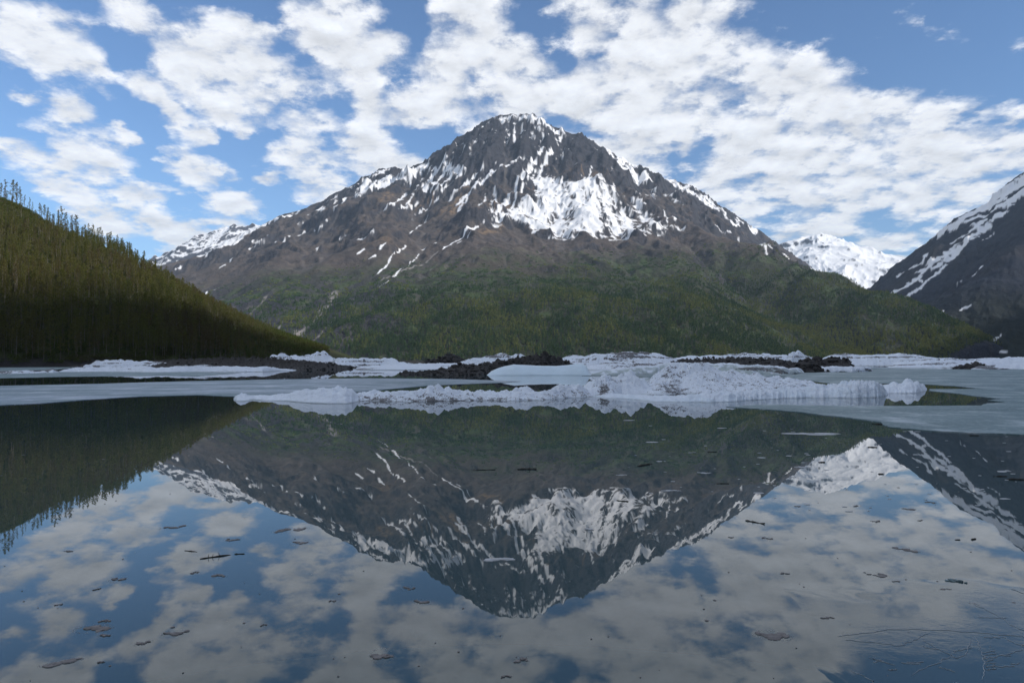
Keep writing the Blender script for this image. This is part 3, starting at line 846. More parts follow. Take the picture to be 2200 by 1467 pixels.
def build_hill_mesh():
    us = np.concatenate([np.linspace(-2.2, -1.02, 40), np.linspace(-1.0, -0.17, 350)]); ys = np.concatenate([np.linspace(90, 200, 30), np.linspace(203, 700, 240), np.linspace(708, 980, 40)])
    U, Y = np.meshgrid(us, ys); X = np.maximum(U * Y, -1190)
    Z = hill_z(X, Y)
    Z = Z + fbm(X / 5, Y / 5, 3, 411) * 0.5
    n1 = fbm(X / 30, Y / 30, 4, 412); n2 = fbm(X / 8, Y / 8, 4, 413)
    c = np.broadcast_to(np.array([0.046, 0.050, 0.023]), X.shape + (3,)).copy()
    c = lerp3(c, np.array([0.078, 0.098, 0.032]), sstep(-0.1, 0.4, n1 + 0.4 * n2) * 0.8)
    c = lerp3(c, np.array([0.060, 0.048, 0.030]), sstep(0.05, 0.5, n2 - 0.3 * n1) * 0.7)
    c = lerp3(c, np.array([0.034, 0.032, 0.031]), sstep(4.0, 2.2, Z + 1.5 * n2))
    me = new_mesh("wooded_hill", np.stack([X, Y, Z], -1).reshape(-1, 3), grid_faces(*X.shape))
    attr_color(me, "tint", c.reshape(-1, 3)); attr(me, "snow", X * 0)
    o = add_obj("wooded_hill", me, terrain_mat("hill_ground", 0.6, 0.8, 0.35))
    tag(o, "dark steep hill covered in thin spring trees on the left shore", "hill", kind="structure")


build_hill_mesh()


# ------------------------------------------------------------------ trees
def foliage_mat(name, cols, trans=0.25, patch=0.0, sun_patch=False):
    m = bpy.data.materials.new(name); m.use_nodes = True
    t = NT(m.node_tree)
    oi = t.n('ShaderNodeObjectInfo')
    r = oi.outputs['Random']
    if patch:      # stands of one kind of tree
        pn = t.noise(oi.outputs['Location'], patch, 3.0, 0.55)
        r = t.math('ADD', t.math('MULTIPLY', r, 0.55), t.ramp(pn, 0.36, 0.66, -0.1, 0.6))
        if sun_patch:      # sunlit patch low on the right, put into the leaf colour
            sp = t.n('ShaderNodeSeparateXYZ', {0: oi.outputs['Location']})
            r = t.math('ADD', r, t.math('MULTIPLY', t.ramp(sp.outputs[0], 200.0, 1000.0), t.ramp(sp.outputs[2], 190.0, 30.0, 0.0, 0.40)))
    g = t.n('ShaderNodeNewGeometry').outputs['Random Per Island']
    c = t.mix(t.ramp(r, 0.0, 0.5, smooth=False), cols[0], cols[1])
    c = t.mix(t.ramp(r, 0.5, 1.0, smooth=False), c, cols[2])
    f = t.math('MULTIPLY_ADD', g, 0.6, 0.7)
    c = t.vec('MULTIPLY', c, t.n('ShaderNodeCombineXYZ', {0: f, 1: f, 2: f}).outputs[0])
    d = t.n('ShaderNodeBsdfDiffuse', {'Color': c, 'Roughness': 0.6})
    tr = t.n('ShaderNodeBsdfTranslucent', {'Color': c})
    mx = t.n('ShaderNodeMixShader', {0: trans, 1: d.outputs[0], 2: tr.outputs[0]})
    t.n('ShaderNodeOutputMaterial', {0: mx.outputs[0]})
    return m


def bark_mat():
    m = bpy.data.materials.new("bark"); m.use_nodes = True
    t = NT(m.node_tree)
    r = t.n('ShaderNodeObjectInfo').outputs['Random']
    pos = t.n('ShaderNodeTexCoord').outputs['Object']
    n = t.noise(t.vec('MULTIPLY', pos, (6, 6, 1.2)), 1.0, 3.0, 0.6)
    c = t.mix(r, (0.085, 0.075, 0.062), (0.165, 0.15, 0.125))
    f = t.math('MULTIPLY_ADD', n, 1.0, 0.5)
    c = t.vec('MULTIPLY', c, t.n('ShaderNodeCombineXYZ', {0: f, 1: f, 2: f}).outputs[0])
    p = t.n('ShaderNodeBsdfPrincipled', {'Base Color': c, 'Roughness': 0.9})
    t.n('ShaderNodeOutputMaterial', {0: p.outputs[0]})
    return m


BARK = bark_mat()
LEAF = foliage_mat("budding_leaves", [(0.100, 0.116, 0.032), (0.132, 0.136, 0.040), (0.104, 0.086, 0.038)], 0.4, 0.02)
SHRUB = foliage_mat("alder_leaves", [(0.060, 0.085, 0.024), (0.085, 0.105, 0.030), (0.070, 0.064, 0.030)], 0.3, 0.03)
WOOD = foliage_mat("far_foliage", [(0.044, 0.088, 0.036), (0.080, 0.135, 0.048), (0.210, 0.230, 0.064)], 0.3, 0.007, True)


def tube(path, radii, sides):
    V = []; F = []
    path = np.asarray(path, float)
    for i, (p, r) in enumerate(zip(path, radii)):
        d = path[min(i + 1, len(path) - 1)] - path[max(i - 1, 0)]
        d = d / (np.linalg.norm(d) + 1e-9)
        a = np.cross(d, [0.31, 0.77, 0.12] if abs(d[2]) > 0.6 else [0, 0, 1]); a /= np.linalg.norm(a)
        b = np.cross(d, a)
        for k in range(sides):
            th = 2 * math.pi * k / sides
            V.append(p + r * (math.cos(th) * a + math.sin(th) * b))
    for i in range(len(path) - 1):
        for k in range(sides):
            q = (k + 1) % sides
            F.append((i * sides + k, i * sides + q, (i + 1) * sides + q, (i + 1) * sides + k))
    return np.array(V), np.array(F)


def merge(parts):
    V = []; F = []; n = 0
    for v, f in parts:
        V.append(v); F.append(f + n); n += len(v)
    return np.concatenate(V), np.concatenate(F)


def leaf_quads(P, size, rng):
    n = len(P)
    d = rng.normal(size=(n, 3)); d /= np.linalg.norm(d, axis=1)[:, None]
    e = np.cross(d, rng.normal(size=(n, 3))); e /= np.linalg.norm(e, axis=1)[:, None] + 1e-9
    s = size * rng.uniform(0.6, 1.4, (n, 1)); d *= s; e *= s * rng.uniform(0.35, 0.8, (n, 1))
    V = np.stack([P - d, P + e, P + d, P - e], 1).reshape(-1, 3)
    F = np.arange(4 * n).reshape(n, 4)
    return V, F


def make_tree(rng, h, spread, nl, leaves, lsize, bare):
    """slender tree: leaning tapered stem, rising limbs, loose crown"""
    lean = rng.normal(0, 0.02, 2)
    zz = np.linspace(0, 1, 7)
    path = np.stack([lean[0] * h * zz ** 2 + rng.normal(0, 0.012, 7) * h * zz * 0.5, lean[1] * h * zz ** 2 + rng.normal(0, 0.012, 7) * h * zz * 0.5, zz * h], 1)
    path[0, 2] = -0.5
    r0 = 0.0135 * h
    wood = [tube(path, r0 * (1 - zz * 0.9), 5)]
    pts = []
    for i in range(nl):
        f = bare + (0.97 - bare) * (i + rng.uniform(0, 0.9)) / nl
        base = np.array([np.interp(f, zz, path[:, 0]), np.interp(f, zz, path[:, 1]), f * h])
        a = rng.uniform(0, 2 * math.pi)
        L = spread * h * (0.25 + 1.1 * (1 - f)) * rng.uniform(0.55, 1.15) * (1 if f > bare + 0.12 else rng.uniform(0.4, 1))
        up = rng.uniform(0.25, 0.9)
        d = np.array([math.cos(a), math.sin(a), up]); d /= np.linalg.norm(d)
        mid = base + d * L * 0.55; tip = base + d * L + np.array([0, 0, L * 0.12])
        wood.append(tube([base, mid, tip], [r0 * 0.30 * (1.15 - f), r0 * 0.2 * (1.1 - f), 0.008], 3))
        k = leaves
        tt = rng.uniform(0.15, 1.08, k)[:, None]
        pts.append(base + d * L * tt + rng.normal(0, 0.16 * L + 0.05, (k, 3)) * np.array([1, 1, 0.8]))
    V, F = merge(wood)
    P = np.concatenate(pts)
    return (V, F), leaf_quads(P, lsize, rng)


def make_shrub(rng, h, w, n, size):
    a = rng.uniform(0, 2 * math.pi, n); r = np.sqrt(rng.uniform(0, 1, n)) * w; z = rng.beta(2, 1.6, n) * h * (1 - 0.45 * (r / w) ** 2)
    P = np.stack([np.cos(a) * r, np.sin(a) * r, z], 1) + rng.normal(0, 0.08, (n, 3))
    return leaf_quads(P, size, rng)


tr_rng = np.random.default_rng(21)
TREE_VARIANTS = []
for i in range(8):
    w, l = make_tree(tr_rng, 10.0, [0.16, 0.20, 0.18, 0.23, 0.15, 0.21, 0.19, 0.17][i], [24, 30, 26, 30, 22, 28, 32, 26][i], [9, 12, 10, 13, 7, 12, 9, 11][i], 0.20, [0.22, 0.30, 0.18, 0.34, 0.25, 0.15, 0.28, 0.4][i])
    TREE_VARIANTS.append((new_mesh("tree_trunk", *w, smooth=True), new_mesh("tree_crown", *l, smooth=False)))
    TREE_VARIANTS[-1][0].materials.append(BARK); TREE_VARIANTS[-1][1].materials.append(LEAF)


def joined_mesh(name, pieces):
    """pieces: (V, F quads, material index)"""
    V, F = merge([(p[0], p[1]) for p in pieces])
    me = new_mesh(name, V, F, smooth=False)
    idx = np.concatenate([np.full(len(p[1]), p[2], np.int32) for p in pieces])
    return me, idx


def mesh_arrays(me):
    V = np.zeros(len(me.vertices) * 3, np.float32); me.vertices.foreach_get("co", V)
    F = np.zeros(len(me.loops), np.int32); me.loops.foreach_get("vertex_index", F)
    return V.reshape(-1, 3), F.reshape(-1, 4)


def scatter(name, label, cat, variants, P, scale, seed, kind="stuff", tilt=0.05):
    """a mass of plants nobody could count: one object that sets the variants out over its points"""
    pool = bpy.data.collections.new(name + "_plants")
    for me in variants:
        o = bpy.data.objects.new(name + "_plant", me); pool.objects.link(o)
    me = bpy.data.meshes.new(name)
    me.vertices.add(len(P)); me.vertices.foreach_set("co", np.asarray(P, np.float32).ravel()); me.update()
    attr(me, "size", scale)
    o = bpy.data.objects.new(name, me); COL.objects.link(o)
    g = bpy.data.node_groups.new(name + "_nodes", 'GeometryNodeTree')
    g.interface.new_socket("Geometry", in_out='INPUT', socket_type='NodeSocketGeometry')
    g.interface.new_socket("Geometry", in_out='OUTPUT', socket_type='NodeSocketGeometry')
    N = g.nodes; Lk = g.links
    gi = N.new('NodeGroupInput'); go = N.new('NodeGroupOutput')
    m2p = N.new('GeometryNodeMeshToPoints')
    iop = N.new('GeometryNodeInstanceOnPoints'); iop.inputs['Pick Instance'].default_value = True
    ci = N.new('GeometryNodeCollectionInfo'); ci.inputs['Collection'].default_value = pool
    ci.inputs['Separate Children'].default_value = True; ci.inputs['Reset Children'].default_value = True
    rot = N.new('FunctionNodeRandomValue'); rot.data_type = 'FLOAT_VECTOR'
    rot.inputs['Min'].default_value = (-tilt, -tilt, 0); rot.inputs['Max'].default_value = (tilt, tilt, 6.283); rot.inputs['Seed'].default_value = seed
    at_ = N.new('GeometryNodeInputNamedAttribute'); at_.data_type = 'FLOAT'; at_.inputs['Name'].default_value = "size"
    Lk.new(gi.outputs[0], m2p.inputs[0]); Lk.new(m2p.outputs[0], iop.inputs['Points']); Lk.new(ci.outputs[0], iop.inputs['Instance'])
    Lk.new(rot.outputs[0], iop.inputs['Rotation']); Lk.new(at_.outputs[0], iop.inputs['Scale']); Lk.new(iop.outputs[0], go.inputs[0])
    md = o.modifiers.new("plants", 'NODES'); md.node_group = g
    tag(o, label, cat, kind=kind)
    return o


ORD = ["first", "second", "third", "fourth", "fifth", "sixth", "seventh", "eighth", "ninth", "tenth", "eleventh", "twelfth", "thirteenth", "fourteenth"]


def plant_hill():
    rng = np.random.default_rng(33)
    # jittered grid of stems over the hill
    gx, gy = np.meshgrid(np.arange(-640, -100, 2.9), np.arange(170, 700, 2.9))
    x = (gx + rng.uniform(-1.5, 1.5, gx.shape)).ravel(); y = (gy + rng.uniform(-1.5, 1.5, gy.shape)).ravel()
    z = hill_z(x, y); u = x / y
    keep = (z > 2.6) & (u > -0.90) & (u < -0.30)
    # behind the crest only the first row can be seen
    b = (z - CAM_H) / y
    us = np.linspace(-0.92, -0.32, 160); ys = np.linspace(170, 760, 300)
    U, YY = np.meshgrid(us, ys); Bm = (hill_z(U * YY, YY) - CAM_H) / YY
    kc = Bm.argmax(0); yc = np.interp(u, us, ys[kc])
    keep &= y < yc + 14
    crest = np.exp(-((y - yc) / 14.0) ** 2)
    clump = fbm(x / 26, y / 26, 3, 451)
    high = sstep(10, 70, z)                      # the upper slope is more open
    keep &= rng.uniform(size=x.shape) < np.clip(0.85 + 0.9 * clump - 0.30 * high - 0.45 * crest * sstep(-0.60, -0.66, u), 0.05, 1)
    x, y, z = x[keep], y[keep], z[keep]
    h = rng.normal(10.5, 1.9, x.shape).clip(6, 15) * (1 - 0.78 * sstep(-0.47, -0.325, x / y)) * (1 - 0.2 * sstep(30, 90, z))
    # single trees that stand out on the skyline, left to right: place across the frame and height
    single = [(4, 46), (20, 52), (28, 50), (37, 44), (45, 30), (57, 30), (79, 32), (89, 36), (110, 27), (119, 40), (127, 52), (135, 42), (149, 42), (158, 46)]
    sx = np.linspace(172, 360, 30) + rng.uniform(-3, 3, 30)
    row = [(p, rng.uniform(27, 44)) for p in sx]
    inds = []
    for i, (px, hp) in enumerate(single + row):
        uu = (px - 1100) / FPX; yy = float(np.interp(uu, us, ys[kc])); xx = uu * yy
        inds.append((xx, yy, float(hill_z(xx, yy)), hp / FPX * yy * 1.02, i))
    # the nearest stems along the foot of the hill
    order = np.argsort(np.hypot(x, y))
    near = order[:256]
    rest = order[256:]
    for j in near:
        inds.append((x[j], y[j], z[j], h[j], -1))
    for n, (xx, yy, zz, hh, i) in enumerate(inds):
        e = empty("slender_tree", (xx, yy, zz), rng.uniform(0, 6.28))
        s = hh / 10.0
        e.scale = (s * rng.uniform(0.85, 1.1),) * 2 + (s,)
        tm, cm = TREE_VARIANTS[rng.integers(0, 8)]
        add_obj("trunk", tm, parent=e); add_obj("crown", cm, parent=e)
        if 0 <= i < 14:
            lab = "sparse tree standing clear on the left hill's skyline, %s from the left edge" % ORD[i]
            g = "trees standing clear on the hill skyline"
        elif i >= 14:
            lab = "slender budding tree in the close row along the left hill's lower skyline"; g = "trees in the lower skyline row"
        else:
            lab = "pale-stemmed tree in the dark front rank along the left hill's foot"; g = "trees along the foot of the hill"
        tag(e, lab, "tree", g)
    var = []
    for tm, cm in TREE_VARIANTS:
        a, b_ = mesh_arrays(tm), mesh_arrays(cm)
        me, idx = joined_mesh("hill_tree", [(a[0], a[1], 0), (b_[0], b_[1], 1)])
        me.materials.append(BARK); me.materials.append(LEAF); me.polygons.foreach_set("material_index", idx)
        var.append(me)
    scatter("hillside_forest", "thin olive spring forest covering the left hill", "forest", var, np.stack([x[rest], y[rest], z[rest]], 1), h[rest] / 10.0, 5)
    # alder scrub between the stems
    gx, gy = np.meshgrid(np.arange(-640, -100, 2.3), np.arange(170, 720, 2.3))
    x = (gx + rng.uniform(-1.1, 1.1, gx.shape)).ravel(); y = (gy + rng.uniform(-1.1, 1.1, gy.shape)).ravel()
    z = hill_z(x, y); u = x / y
    keep = (z > 0.9) & (u > -0.9) & (u < -0.27) & (y < np.interp(u, us, ys[kc]) + 8) & (rng.uniform(size=x.shape) < 0.8 + 0.5 * fbm(x / 15, y / 15, 3, 461))
    x, y, z = x[keep], y[keep], z[keep]
    sv = []
    for i in range(5):
        me = new_mesh("hill_shrub", *make_shrub(tr_rng, 2.2, 1.5, 95, 0.22), smooth=False); me.materials.append(SHRUB); sv.append(me)
    scatter("undergrowth", "low green alder scrub between the trees of the left hill", "scrub", sv, np.stack([x, y, z - 0.15], 1), rng.uniform(0.55, 1.35, x.shape), 9)


plant_hill()


def plant_mountain():
    """the wood on the lower slopes of the main mountain, far enough to read as one mass"""
    rng = np.random.default_rng(44)
    n = 150000
    y = 1440 + (3000 - 1440) * rng.uniform(size=n) ** 1.5
    u = rng.uniform(-0.56, 0.72, n); x = u * y
    z = MF.sample(MH, x, y)
    px = u * FPX + 1100
    e = 12.0
    sl = np.hypot(MF.sample(MH, x + e, y) - MF.sample(MH, x - e, y), MF.sample(MH, x, y + e) - MF.sample(MH, x, y - e)) / (2 * e)
    nz = fbm(x / 110, y / 110, 4, 471); n2 = fbm(x / 300, y / 300, 3, 472)
    top = 235 + 0.11 * x + 70 * n2
    dens = sstep(top + 60, top - 90, z) * np.clip(0.75 + 1.3 * nz, 0, 1)
    cliff = sstep(-300, -700, x) * sstep(260, 60, z)          # bare cliffs and gullies at the lower left
    dens *= 1 - 0.72 * cliff
    dens *= sstep(1.25, 0.85, sl)
    dens *= 1 + 0.5 * sstep(300, 900, x)
    keep = (rng.uniform(size=n) < dens * 0.62) & (z > 5)
    x, y, z = x[keep], y[keep], z[keep]
    var = []
    for i in range(6):
        if i < 3:
            w, l = make_tree(tr_rng, 12.0, 0.16, 13, 5, 0.95, 0.18)
        else:
            w, l = make_tree(tr_rng, 11.0, 0.30, 11, 7, 1.15, 0.15)
        me, idx = joined_mesh("wood_tree", [(w[0], w[1], 0), (l[0], l[1], 1)])
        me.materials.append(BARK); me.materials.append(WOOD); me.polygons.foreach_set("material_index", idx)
        var.append(me)
    sc = rng.uniform(0.6, 1.25, x.shape) * (1 - 0.35 * sstep(120, 300, z))
    o = scatter("forest", "mixed green forest on the lower slopes of the main mountain", "forest", var, np.stack([x, y, z - 0.5], 1), sc, 11)
    # scrub higher up
    n = 34000
    y = rng.uniform(1600, 3100, n); u = rng.uniform(-0.5, 0.6, n); x = u * y; z = MF.sample(MH, x, y)
    top = 430 + 0.10 * x + 90 * fbm(x / 200, y / 200, 3, 481)
    keep = (z > 90) & (rng.uniform(size=n) < sstep(top, top - 170, z) * np.clip(0.35 + 1.6 * fbm(x / 80, y / 80, 4, 482), 0, 1))
    x, y, z = x[keep], y[keep], z[keep]
    sv = []
    for i in range(4):
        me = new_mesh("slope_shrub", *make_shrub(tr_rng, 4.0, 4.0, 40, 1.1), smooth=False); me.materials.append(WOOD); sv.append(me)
    scatter("mountain_scrub", "low green scrub above the forest on the main mountain", "scrub", sv, np.stack([x, y, z - 0.4], 1), rng.uniform(0.6, 1.4, x.shape), 13)


plant_mountain()

# ------------------------------------------------------------------ ice, gravel and floating things on the lake
def ice_mat(name, grain, bump_d, rough=0.5):
    m = bpy.data.materials.new(name); m.use_nodes = True
    t = NT(m.node_tree)
    pos = t.n('ShaderNodeNewGeometry').outputs['Position']
    col = t.n('ShaderNodeAttribute', attribute_name='tint').outputs['Color']
    dirt = t.n('ShaderNodeAttribute', attribute_name='dirt').outputs['Fac']
    n1 = t.noise(pos, grain, 6.0, 0.65)
    n2 = t.noise(pos, grain * 5.0, 3.0, 0.6)
    vor = t.n('ShaderNodeTexVoronoi', {'Vector': pos, 'Scale': grain * 2.2, 'Randomness': 1.0}).outputs['Distance']
    # grit gathers in the hollows between the melt grains
    g = t.math('ADD', t.math('MULTIPLY', t.math('SUBTRACT', n1, 0.5), 3.6), t.math('MULTIPLY', t.math('SUBTRACT', n2, 0.5), 2.4))
    dm = t.ramp(t.math('ADD', t.math('MULTIPLY_ADD', dirt, 1.5, -0.85), g), -0.1, 0.35)
    f = t.math('MULTIPLY_ADD', n1, 0.30, 0.85)
    c = t.vec('MULTIPLY', col, t.n('ShaderNodeCombineXYZ', {0: f, 1: f, 2: f}).outputs[0])
    c = t.mix(t.math('MULTIPLY', dm, 0.9), c, (0.060, 0.052, 0.048))
    h = t.math('ADD', t.math('MULTIPLY', vor, 0.5), t.math('ADD', n1, t.math('MULTIPLY', n2, 0.35)))
    b = t.n('ShaderNodeBump', {'Strength': 1.0, 'Distance': bump_d, 'Height': h})
    p = t.n('ShaderNodeBsdfPrincipled', {'Base Color': c, 'Roughness': rough, 'IOR': 1.31, 'Specular IOR Level': 0.35, 'Normal': b.outputs[0]})
    t.n('ShaderNodeOutputMaterial', {0: p.outputs[0]})
    return m


def rock_mat():
    m = bpy.data.materials.new("moraine_gravel"); m.use_nodes = True
    t = NT(m.node_tree)
    pos = t.n('ShaderNodeNewGeometry').outputs['Position']
    isl = t.n('ShaderNodeNewGeometry').outputs['Random Per Island']
    n = t.noise(pos, 1.6, 7.0, 0.7)
    c = t.mix(t.ramp(n, 0.35, 0.75), (0.015, 0.0140, 0.0138), (0.050, 0.046, 0.043))
    f = t.math('MULTIPLY_ADD', isl, 0.9, 0.55)
    c = t.vec('MULTIPLY', c, t.n('ShaderNodeCombineXYZ', {0: f, 1: f, 2: f}).outputs[0])
    b = t.n('ShaderNodeBump', {'Strength': 0.9, 'Distance': 0.25, 'Height': n})
    p = t.n('ShaderNodeBsdfPrincipled', {'Base Color': c, 'Roughness': 0.85, 'Normal': b.outputs[0]})
    t.n('ShaderNodeOutputMaterial', {0: p.outputs[0]})
    return m


ICE_NEAR = ice_mat("melting_ice", 3.2, 0.07)
ICE_FAR = ice_mat("lake_ice", 0.6, 0.4)
ICE_CLEAN = ice_mat("clean_blue_ice", 0.5, 0.06, 0.35)
GRAVEL = rock_mat()
WHITE = np.array([0.75, 0.81, 0.89]); BLUE = np.array([0.60, 0.74, 0.83]); WET_SHADE = np.array([0.20, 0.25, 0.25]); GREENICE = np.array([0.34, 0.41, 0.40])


def wdist(py):
    return CAM_H * FPX / (py - HORIZON)


def ice_body(name, cols, depth, mat, parent=None, c=0.35, p=2.6, lump=0.12, llen=1.2, fine=0.03, flen=0.3, dirt=0.0, dirt_low=0.0, spots=(), base=WHITE, wet=0.5, seed=1, res=1.3, nt=30, scallop=0.06, stretch=1.0, blue=0.0, greenface=0.0, strata=0.0):
    """a piece of floating ice: waterline and crest taken across the view, rising front, rounded top, back sloping into the lake"""
    C = np.array(cols, float)
    x0, x1 = C[0, 0], C[-1, 0]
    nu = max(24, int((x1 - x0) * res * 0.75))
    px = np.linspace(x0, x1, nu)
    pw = np.interp(px, C[:, 0], C[:, 1]); pt = np.interp(px, C[:, 0], C[:, 2])
    yf = wdist(pw)
    zt = CAM_H + (HORIZON - pt) / FPX * (yf + c * depth)
    zt = np.maximum(zt, 0.02)
    endw = 0.035
    ee = np.clip(np.minimum((px - x0), (x1 - px)) / ((x1 - x0) * endw), 0, 1); ee = np.sqrt(1 - (1 - ee) ** 2)
    tt = np.linspace(0, 1, nt) ** 1.25
    U, T = np.meshgrid((px - 1100) / FPX, tt)
    YF = np.broadcast_to(yf, U.shape); ZT = np.broadcast_to(zt * ee, U.shape)
    xx = U * YF
    jit = fbm(xx / (llen * 1.5), xx * 0 + seed * 3.1, 4, seed) * depth * scallop * 2 + fbm(xx / (llen * 6), xx * 0 + seed, 2, seed + 3) * depth * scallop * 2
    Y = YF + T * depth + jit * (1 - T)
    X = U * Y
    front = 1 - (1 - np.clip(T / c, 0, 1)) ** p
    back = 1 - np.clip((T - c) / (1 - c), 0, 1) ** 2.2 * 1.15
    prof = np.where(T < c, front, back)
    n = np.abs(perlin(X / llen, Y / llen * stretch, seed + 7)) * 1.4 - 0.45 + 0.6 * fbm(X / (llen * 0.5), Y / (llen * 0.5) * stretch, 4, seed + 11)
    fn = fbm(X / flen, Y / flen, 3, seed + 17)
    Z = ZT * prof + lump * ZT * np.clip(prof, 0, 1) * n * 1.8 + fine * fn * np.clip(prof * 2, 0, 1)
    Z = np.where(T <= 0, -0.12, Z)
    # ice colour: clean, glassy blue, wet foot with painted undercut shade, dirt bands
    n1 = fbm(X / (llen * 1.7), Y / (llen * 1.7), 4, seed + 23); n2 = fbm(X / (llen * 0.4), Z * 3 / llen + Y / llen, 3, seed + 29)
    col = np.broadcast_to(base, X.shape + (3,)).copy()
    col = lerp3(col, BLUE, blue * sstep(-0.2, 0.4, n1 + 0.5 * (1 - prof)))
    col = lerp3(col, GREENICE, greenface * sstep(0.75, 0.35, T / c) * sstep(-0.1, 0.3, n2 + 0.25))
    col = lerp3(col, WET_SHADE, wet * sstep(0.16, 0.02, Z / np.maximum(ZT.max() * 0.6, 0.15)) * np.clip(0.8 + n1, 0.2, 1))
    D = np.full(X.shape, dirt) + dirt_low * sstep(0.9, 0.15, Z / np.maximum(ZT, 0.05)) + 0.25 * n1 * (dirt + dirt_low > 0)
    D = D + strata * (sstep(0.05, 0.5, perlin(X / (llen * 3.5) + seed, Z * 1.3 + 0.4 * n1 + Y * 0.05, seed + 41)) * 1.3 - 0.25)
    PX = U * FPX + 1100
    for (sx, st, sr, sw) in spots:
        D = D + sw * np.exp(-((PX - sx) / sr) ** 2 - ((T - st) / 0.18) ** 2)
    me = new_mesh(name, np.stack([X, Y, Z], -1).reshape(-1, 3), grid_faces(*X.shape))
    attr_color(me, "tint", col.reshape(-1, 3)); attr(me, "dirt", np.clip(D, 0, 1.3))
    return add_obj(name, me, mat, parent=parent)


STONES = []
for i in range(5):
    bm = bmesh.new(); bmesh.ops.create_icosphere(bm, subdivisions=1, radius=1.0)
    for v in bm.verts:
        v.co *= random.uniform(0.65, 1.15); v.co.z *= 0.7
    me = bpy.data.meshes.new("stone"); bm.to_mesh(me); bm.free()
    V = np.zeros(len(me.vertices) * 3, np.float32); me.vertices.foreach_get("co", V)
    F = np.zeros(len(me.loops), np.int32); me.loops.foreach_get("vertex_index", F)
    STONES.append((V.reshape(-1, 3), F.reshape(-1, 3)))


def gravel_bar(name, label, cols, depth, seed, n_stones=500, size=0.35, kind="structure", **kw):
    kw.setdefault('lump', 0.22); kw.setdefault('llen', 1.6); kw.setdefault('fine', 0.12); kw.setdefault('flen', 0.7); kw.setdefault('p', 1.5)
    o = ice_body(name, cols, depth, GRAVEL, seed=seed, base=np.array([0.03, 0.03, 0.03]), **kw)
    V = np.zeros(len(o.data.vertices) * 3, np.float32); o.data.vertices.foreach_get("co", V); V = V.reshape(-1, 3)
    rng = np.random.default_rng(seed)
    ok = np.where(V[:, 2] > 0.02)[0]
    if len(ok) and n_stones:
        parts = []
        for k in rng.choice(ok, n_stones):
            sv, sf = STONES[rng.integers(0, 5)]
            s = size * rng.lognormal(0, 0.55); a = rng.uniform(0, 6.28); ca, sa = math.cos(a), math.sin(a)
            q = sv * s
            q = np.stack([q[:, 0] * ca - q[:, 1] * sa, q[:, 0] * sa + q[:, 1] * ca, q[:, 2]], 1) + V[k] + np.array([rng.normal(0, .3), rng.normal(0, .3), 0.05 * s])
            parts.append((q, sf))
        SV, SF = merge(parts)
        st = add_obj("stones", new_mesh("stones", SV, SF, smooth=False), GRAVEL, parent=o)
        st["kind"] = "stuff"
    tag(o, label, "gravel bar", kind=kind)
    return o


def floe(name, label, cat="ice floe", group="ice floes on the lake"):
    e = empty(name, (0, 0, 0))
    tag(e, label, cat, group)
    return e


# the long floe across the middle, the nearest ice
FRONT = floe("ice_floe", "long dirty white ice floe lying across the open water in the middle", group=None)
K = dict(mat=ICE_NEAR, parent=FRONT, nt=60, res=2.0)
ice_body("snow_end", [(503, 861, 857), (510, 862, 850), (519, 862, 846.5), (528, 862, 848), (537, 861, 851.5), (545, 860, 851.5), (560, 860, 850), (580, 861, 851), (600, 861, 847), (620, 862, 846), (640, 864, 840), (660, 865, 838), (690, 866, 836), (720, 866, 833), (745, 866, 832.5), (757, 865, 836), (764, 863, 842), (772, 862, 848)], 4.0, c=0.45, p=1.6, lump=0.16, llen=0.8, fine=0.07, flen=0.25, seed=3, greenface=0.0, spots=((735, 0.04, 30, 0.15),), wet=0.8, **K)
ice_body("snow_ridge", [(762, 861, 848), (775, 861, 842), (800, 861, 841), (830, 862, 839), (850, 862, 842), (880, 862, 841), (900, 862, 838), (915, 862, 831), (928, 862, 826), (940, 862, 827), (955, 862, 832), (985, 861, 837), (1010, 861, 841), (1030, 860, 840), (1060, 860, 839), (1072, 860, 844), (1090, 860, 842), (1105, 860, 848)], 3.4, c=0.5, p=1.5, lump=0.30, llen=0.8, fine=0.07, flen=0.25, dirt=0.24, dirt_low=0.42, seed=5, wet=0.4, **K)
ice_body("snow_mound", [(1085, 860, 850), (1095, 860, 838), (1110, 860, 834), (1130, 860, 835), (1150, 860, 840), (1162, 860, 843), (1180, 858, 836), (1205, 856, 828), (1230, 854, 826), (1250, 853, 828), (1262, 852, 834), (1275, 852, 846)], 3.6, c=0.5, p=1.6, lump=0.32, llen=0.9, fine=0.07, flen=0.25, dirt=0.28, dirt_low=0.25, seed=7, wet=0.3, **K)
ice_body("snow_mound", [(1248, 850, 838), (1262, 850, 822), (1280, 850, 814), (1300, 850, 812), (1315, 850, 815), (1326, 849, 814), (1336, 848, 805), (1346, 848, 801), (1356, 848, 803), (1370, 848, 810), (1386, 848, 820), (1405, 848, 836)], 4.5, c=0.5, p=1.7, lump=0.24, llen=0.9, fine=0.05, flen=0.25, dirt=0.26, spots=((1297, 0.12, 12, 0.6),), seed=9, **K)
ice_body("snow_mound", [(1366, 848, 838), (1385, 848, 822), (1405, 848, 808), (1425, 848, 796), (1445, 848, 788), (1465, 848, 783), (1490, 848, 783), (1520, 848, 789), (1560, 848, 799), (1600, 848, 805), (1650, 848, 810), (1700, 848, 815), (1740, 848, 821), (1765, 848, 832)], 11.0, c=0.6, p=1.35, lump=0.20, llen=1.1, fine=0.06, flen=0.25, dirt=0.38, spots=((1440, 0.10, 26, 0.4), (1640, 0.25, 110, 0.1)), seed=11, **K)
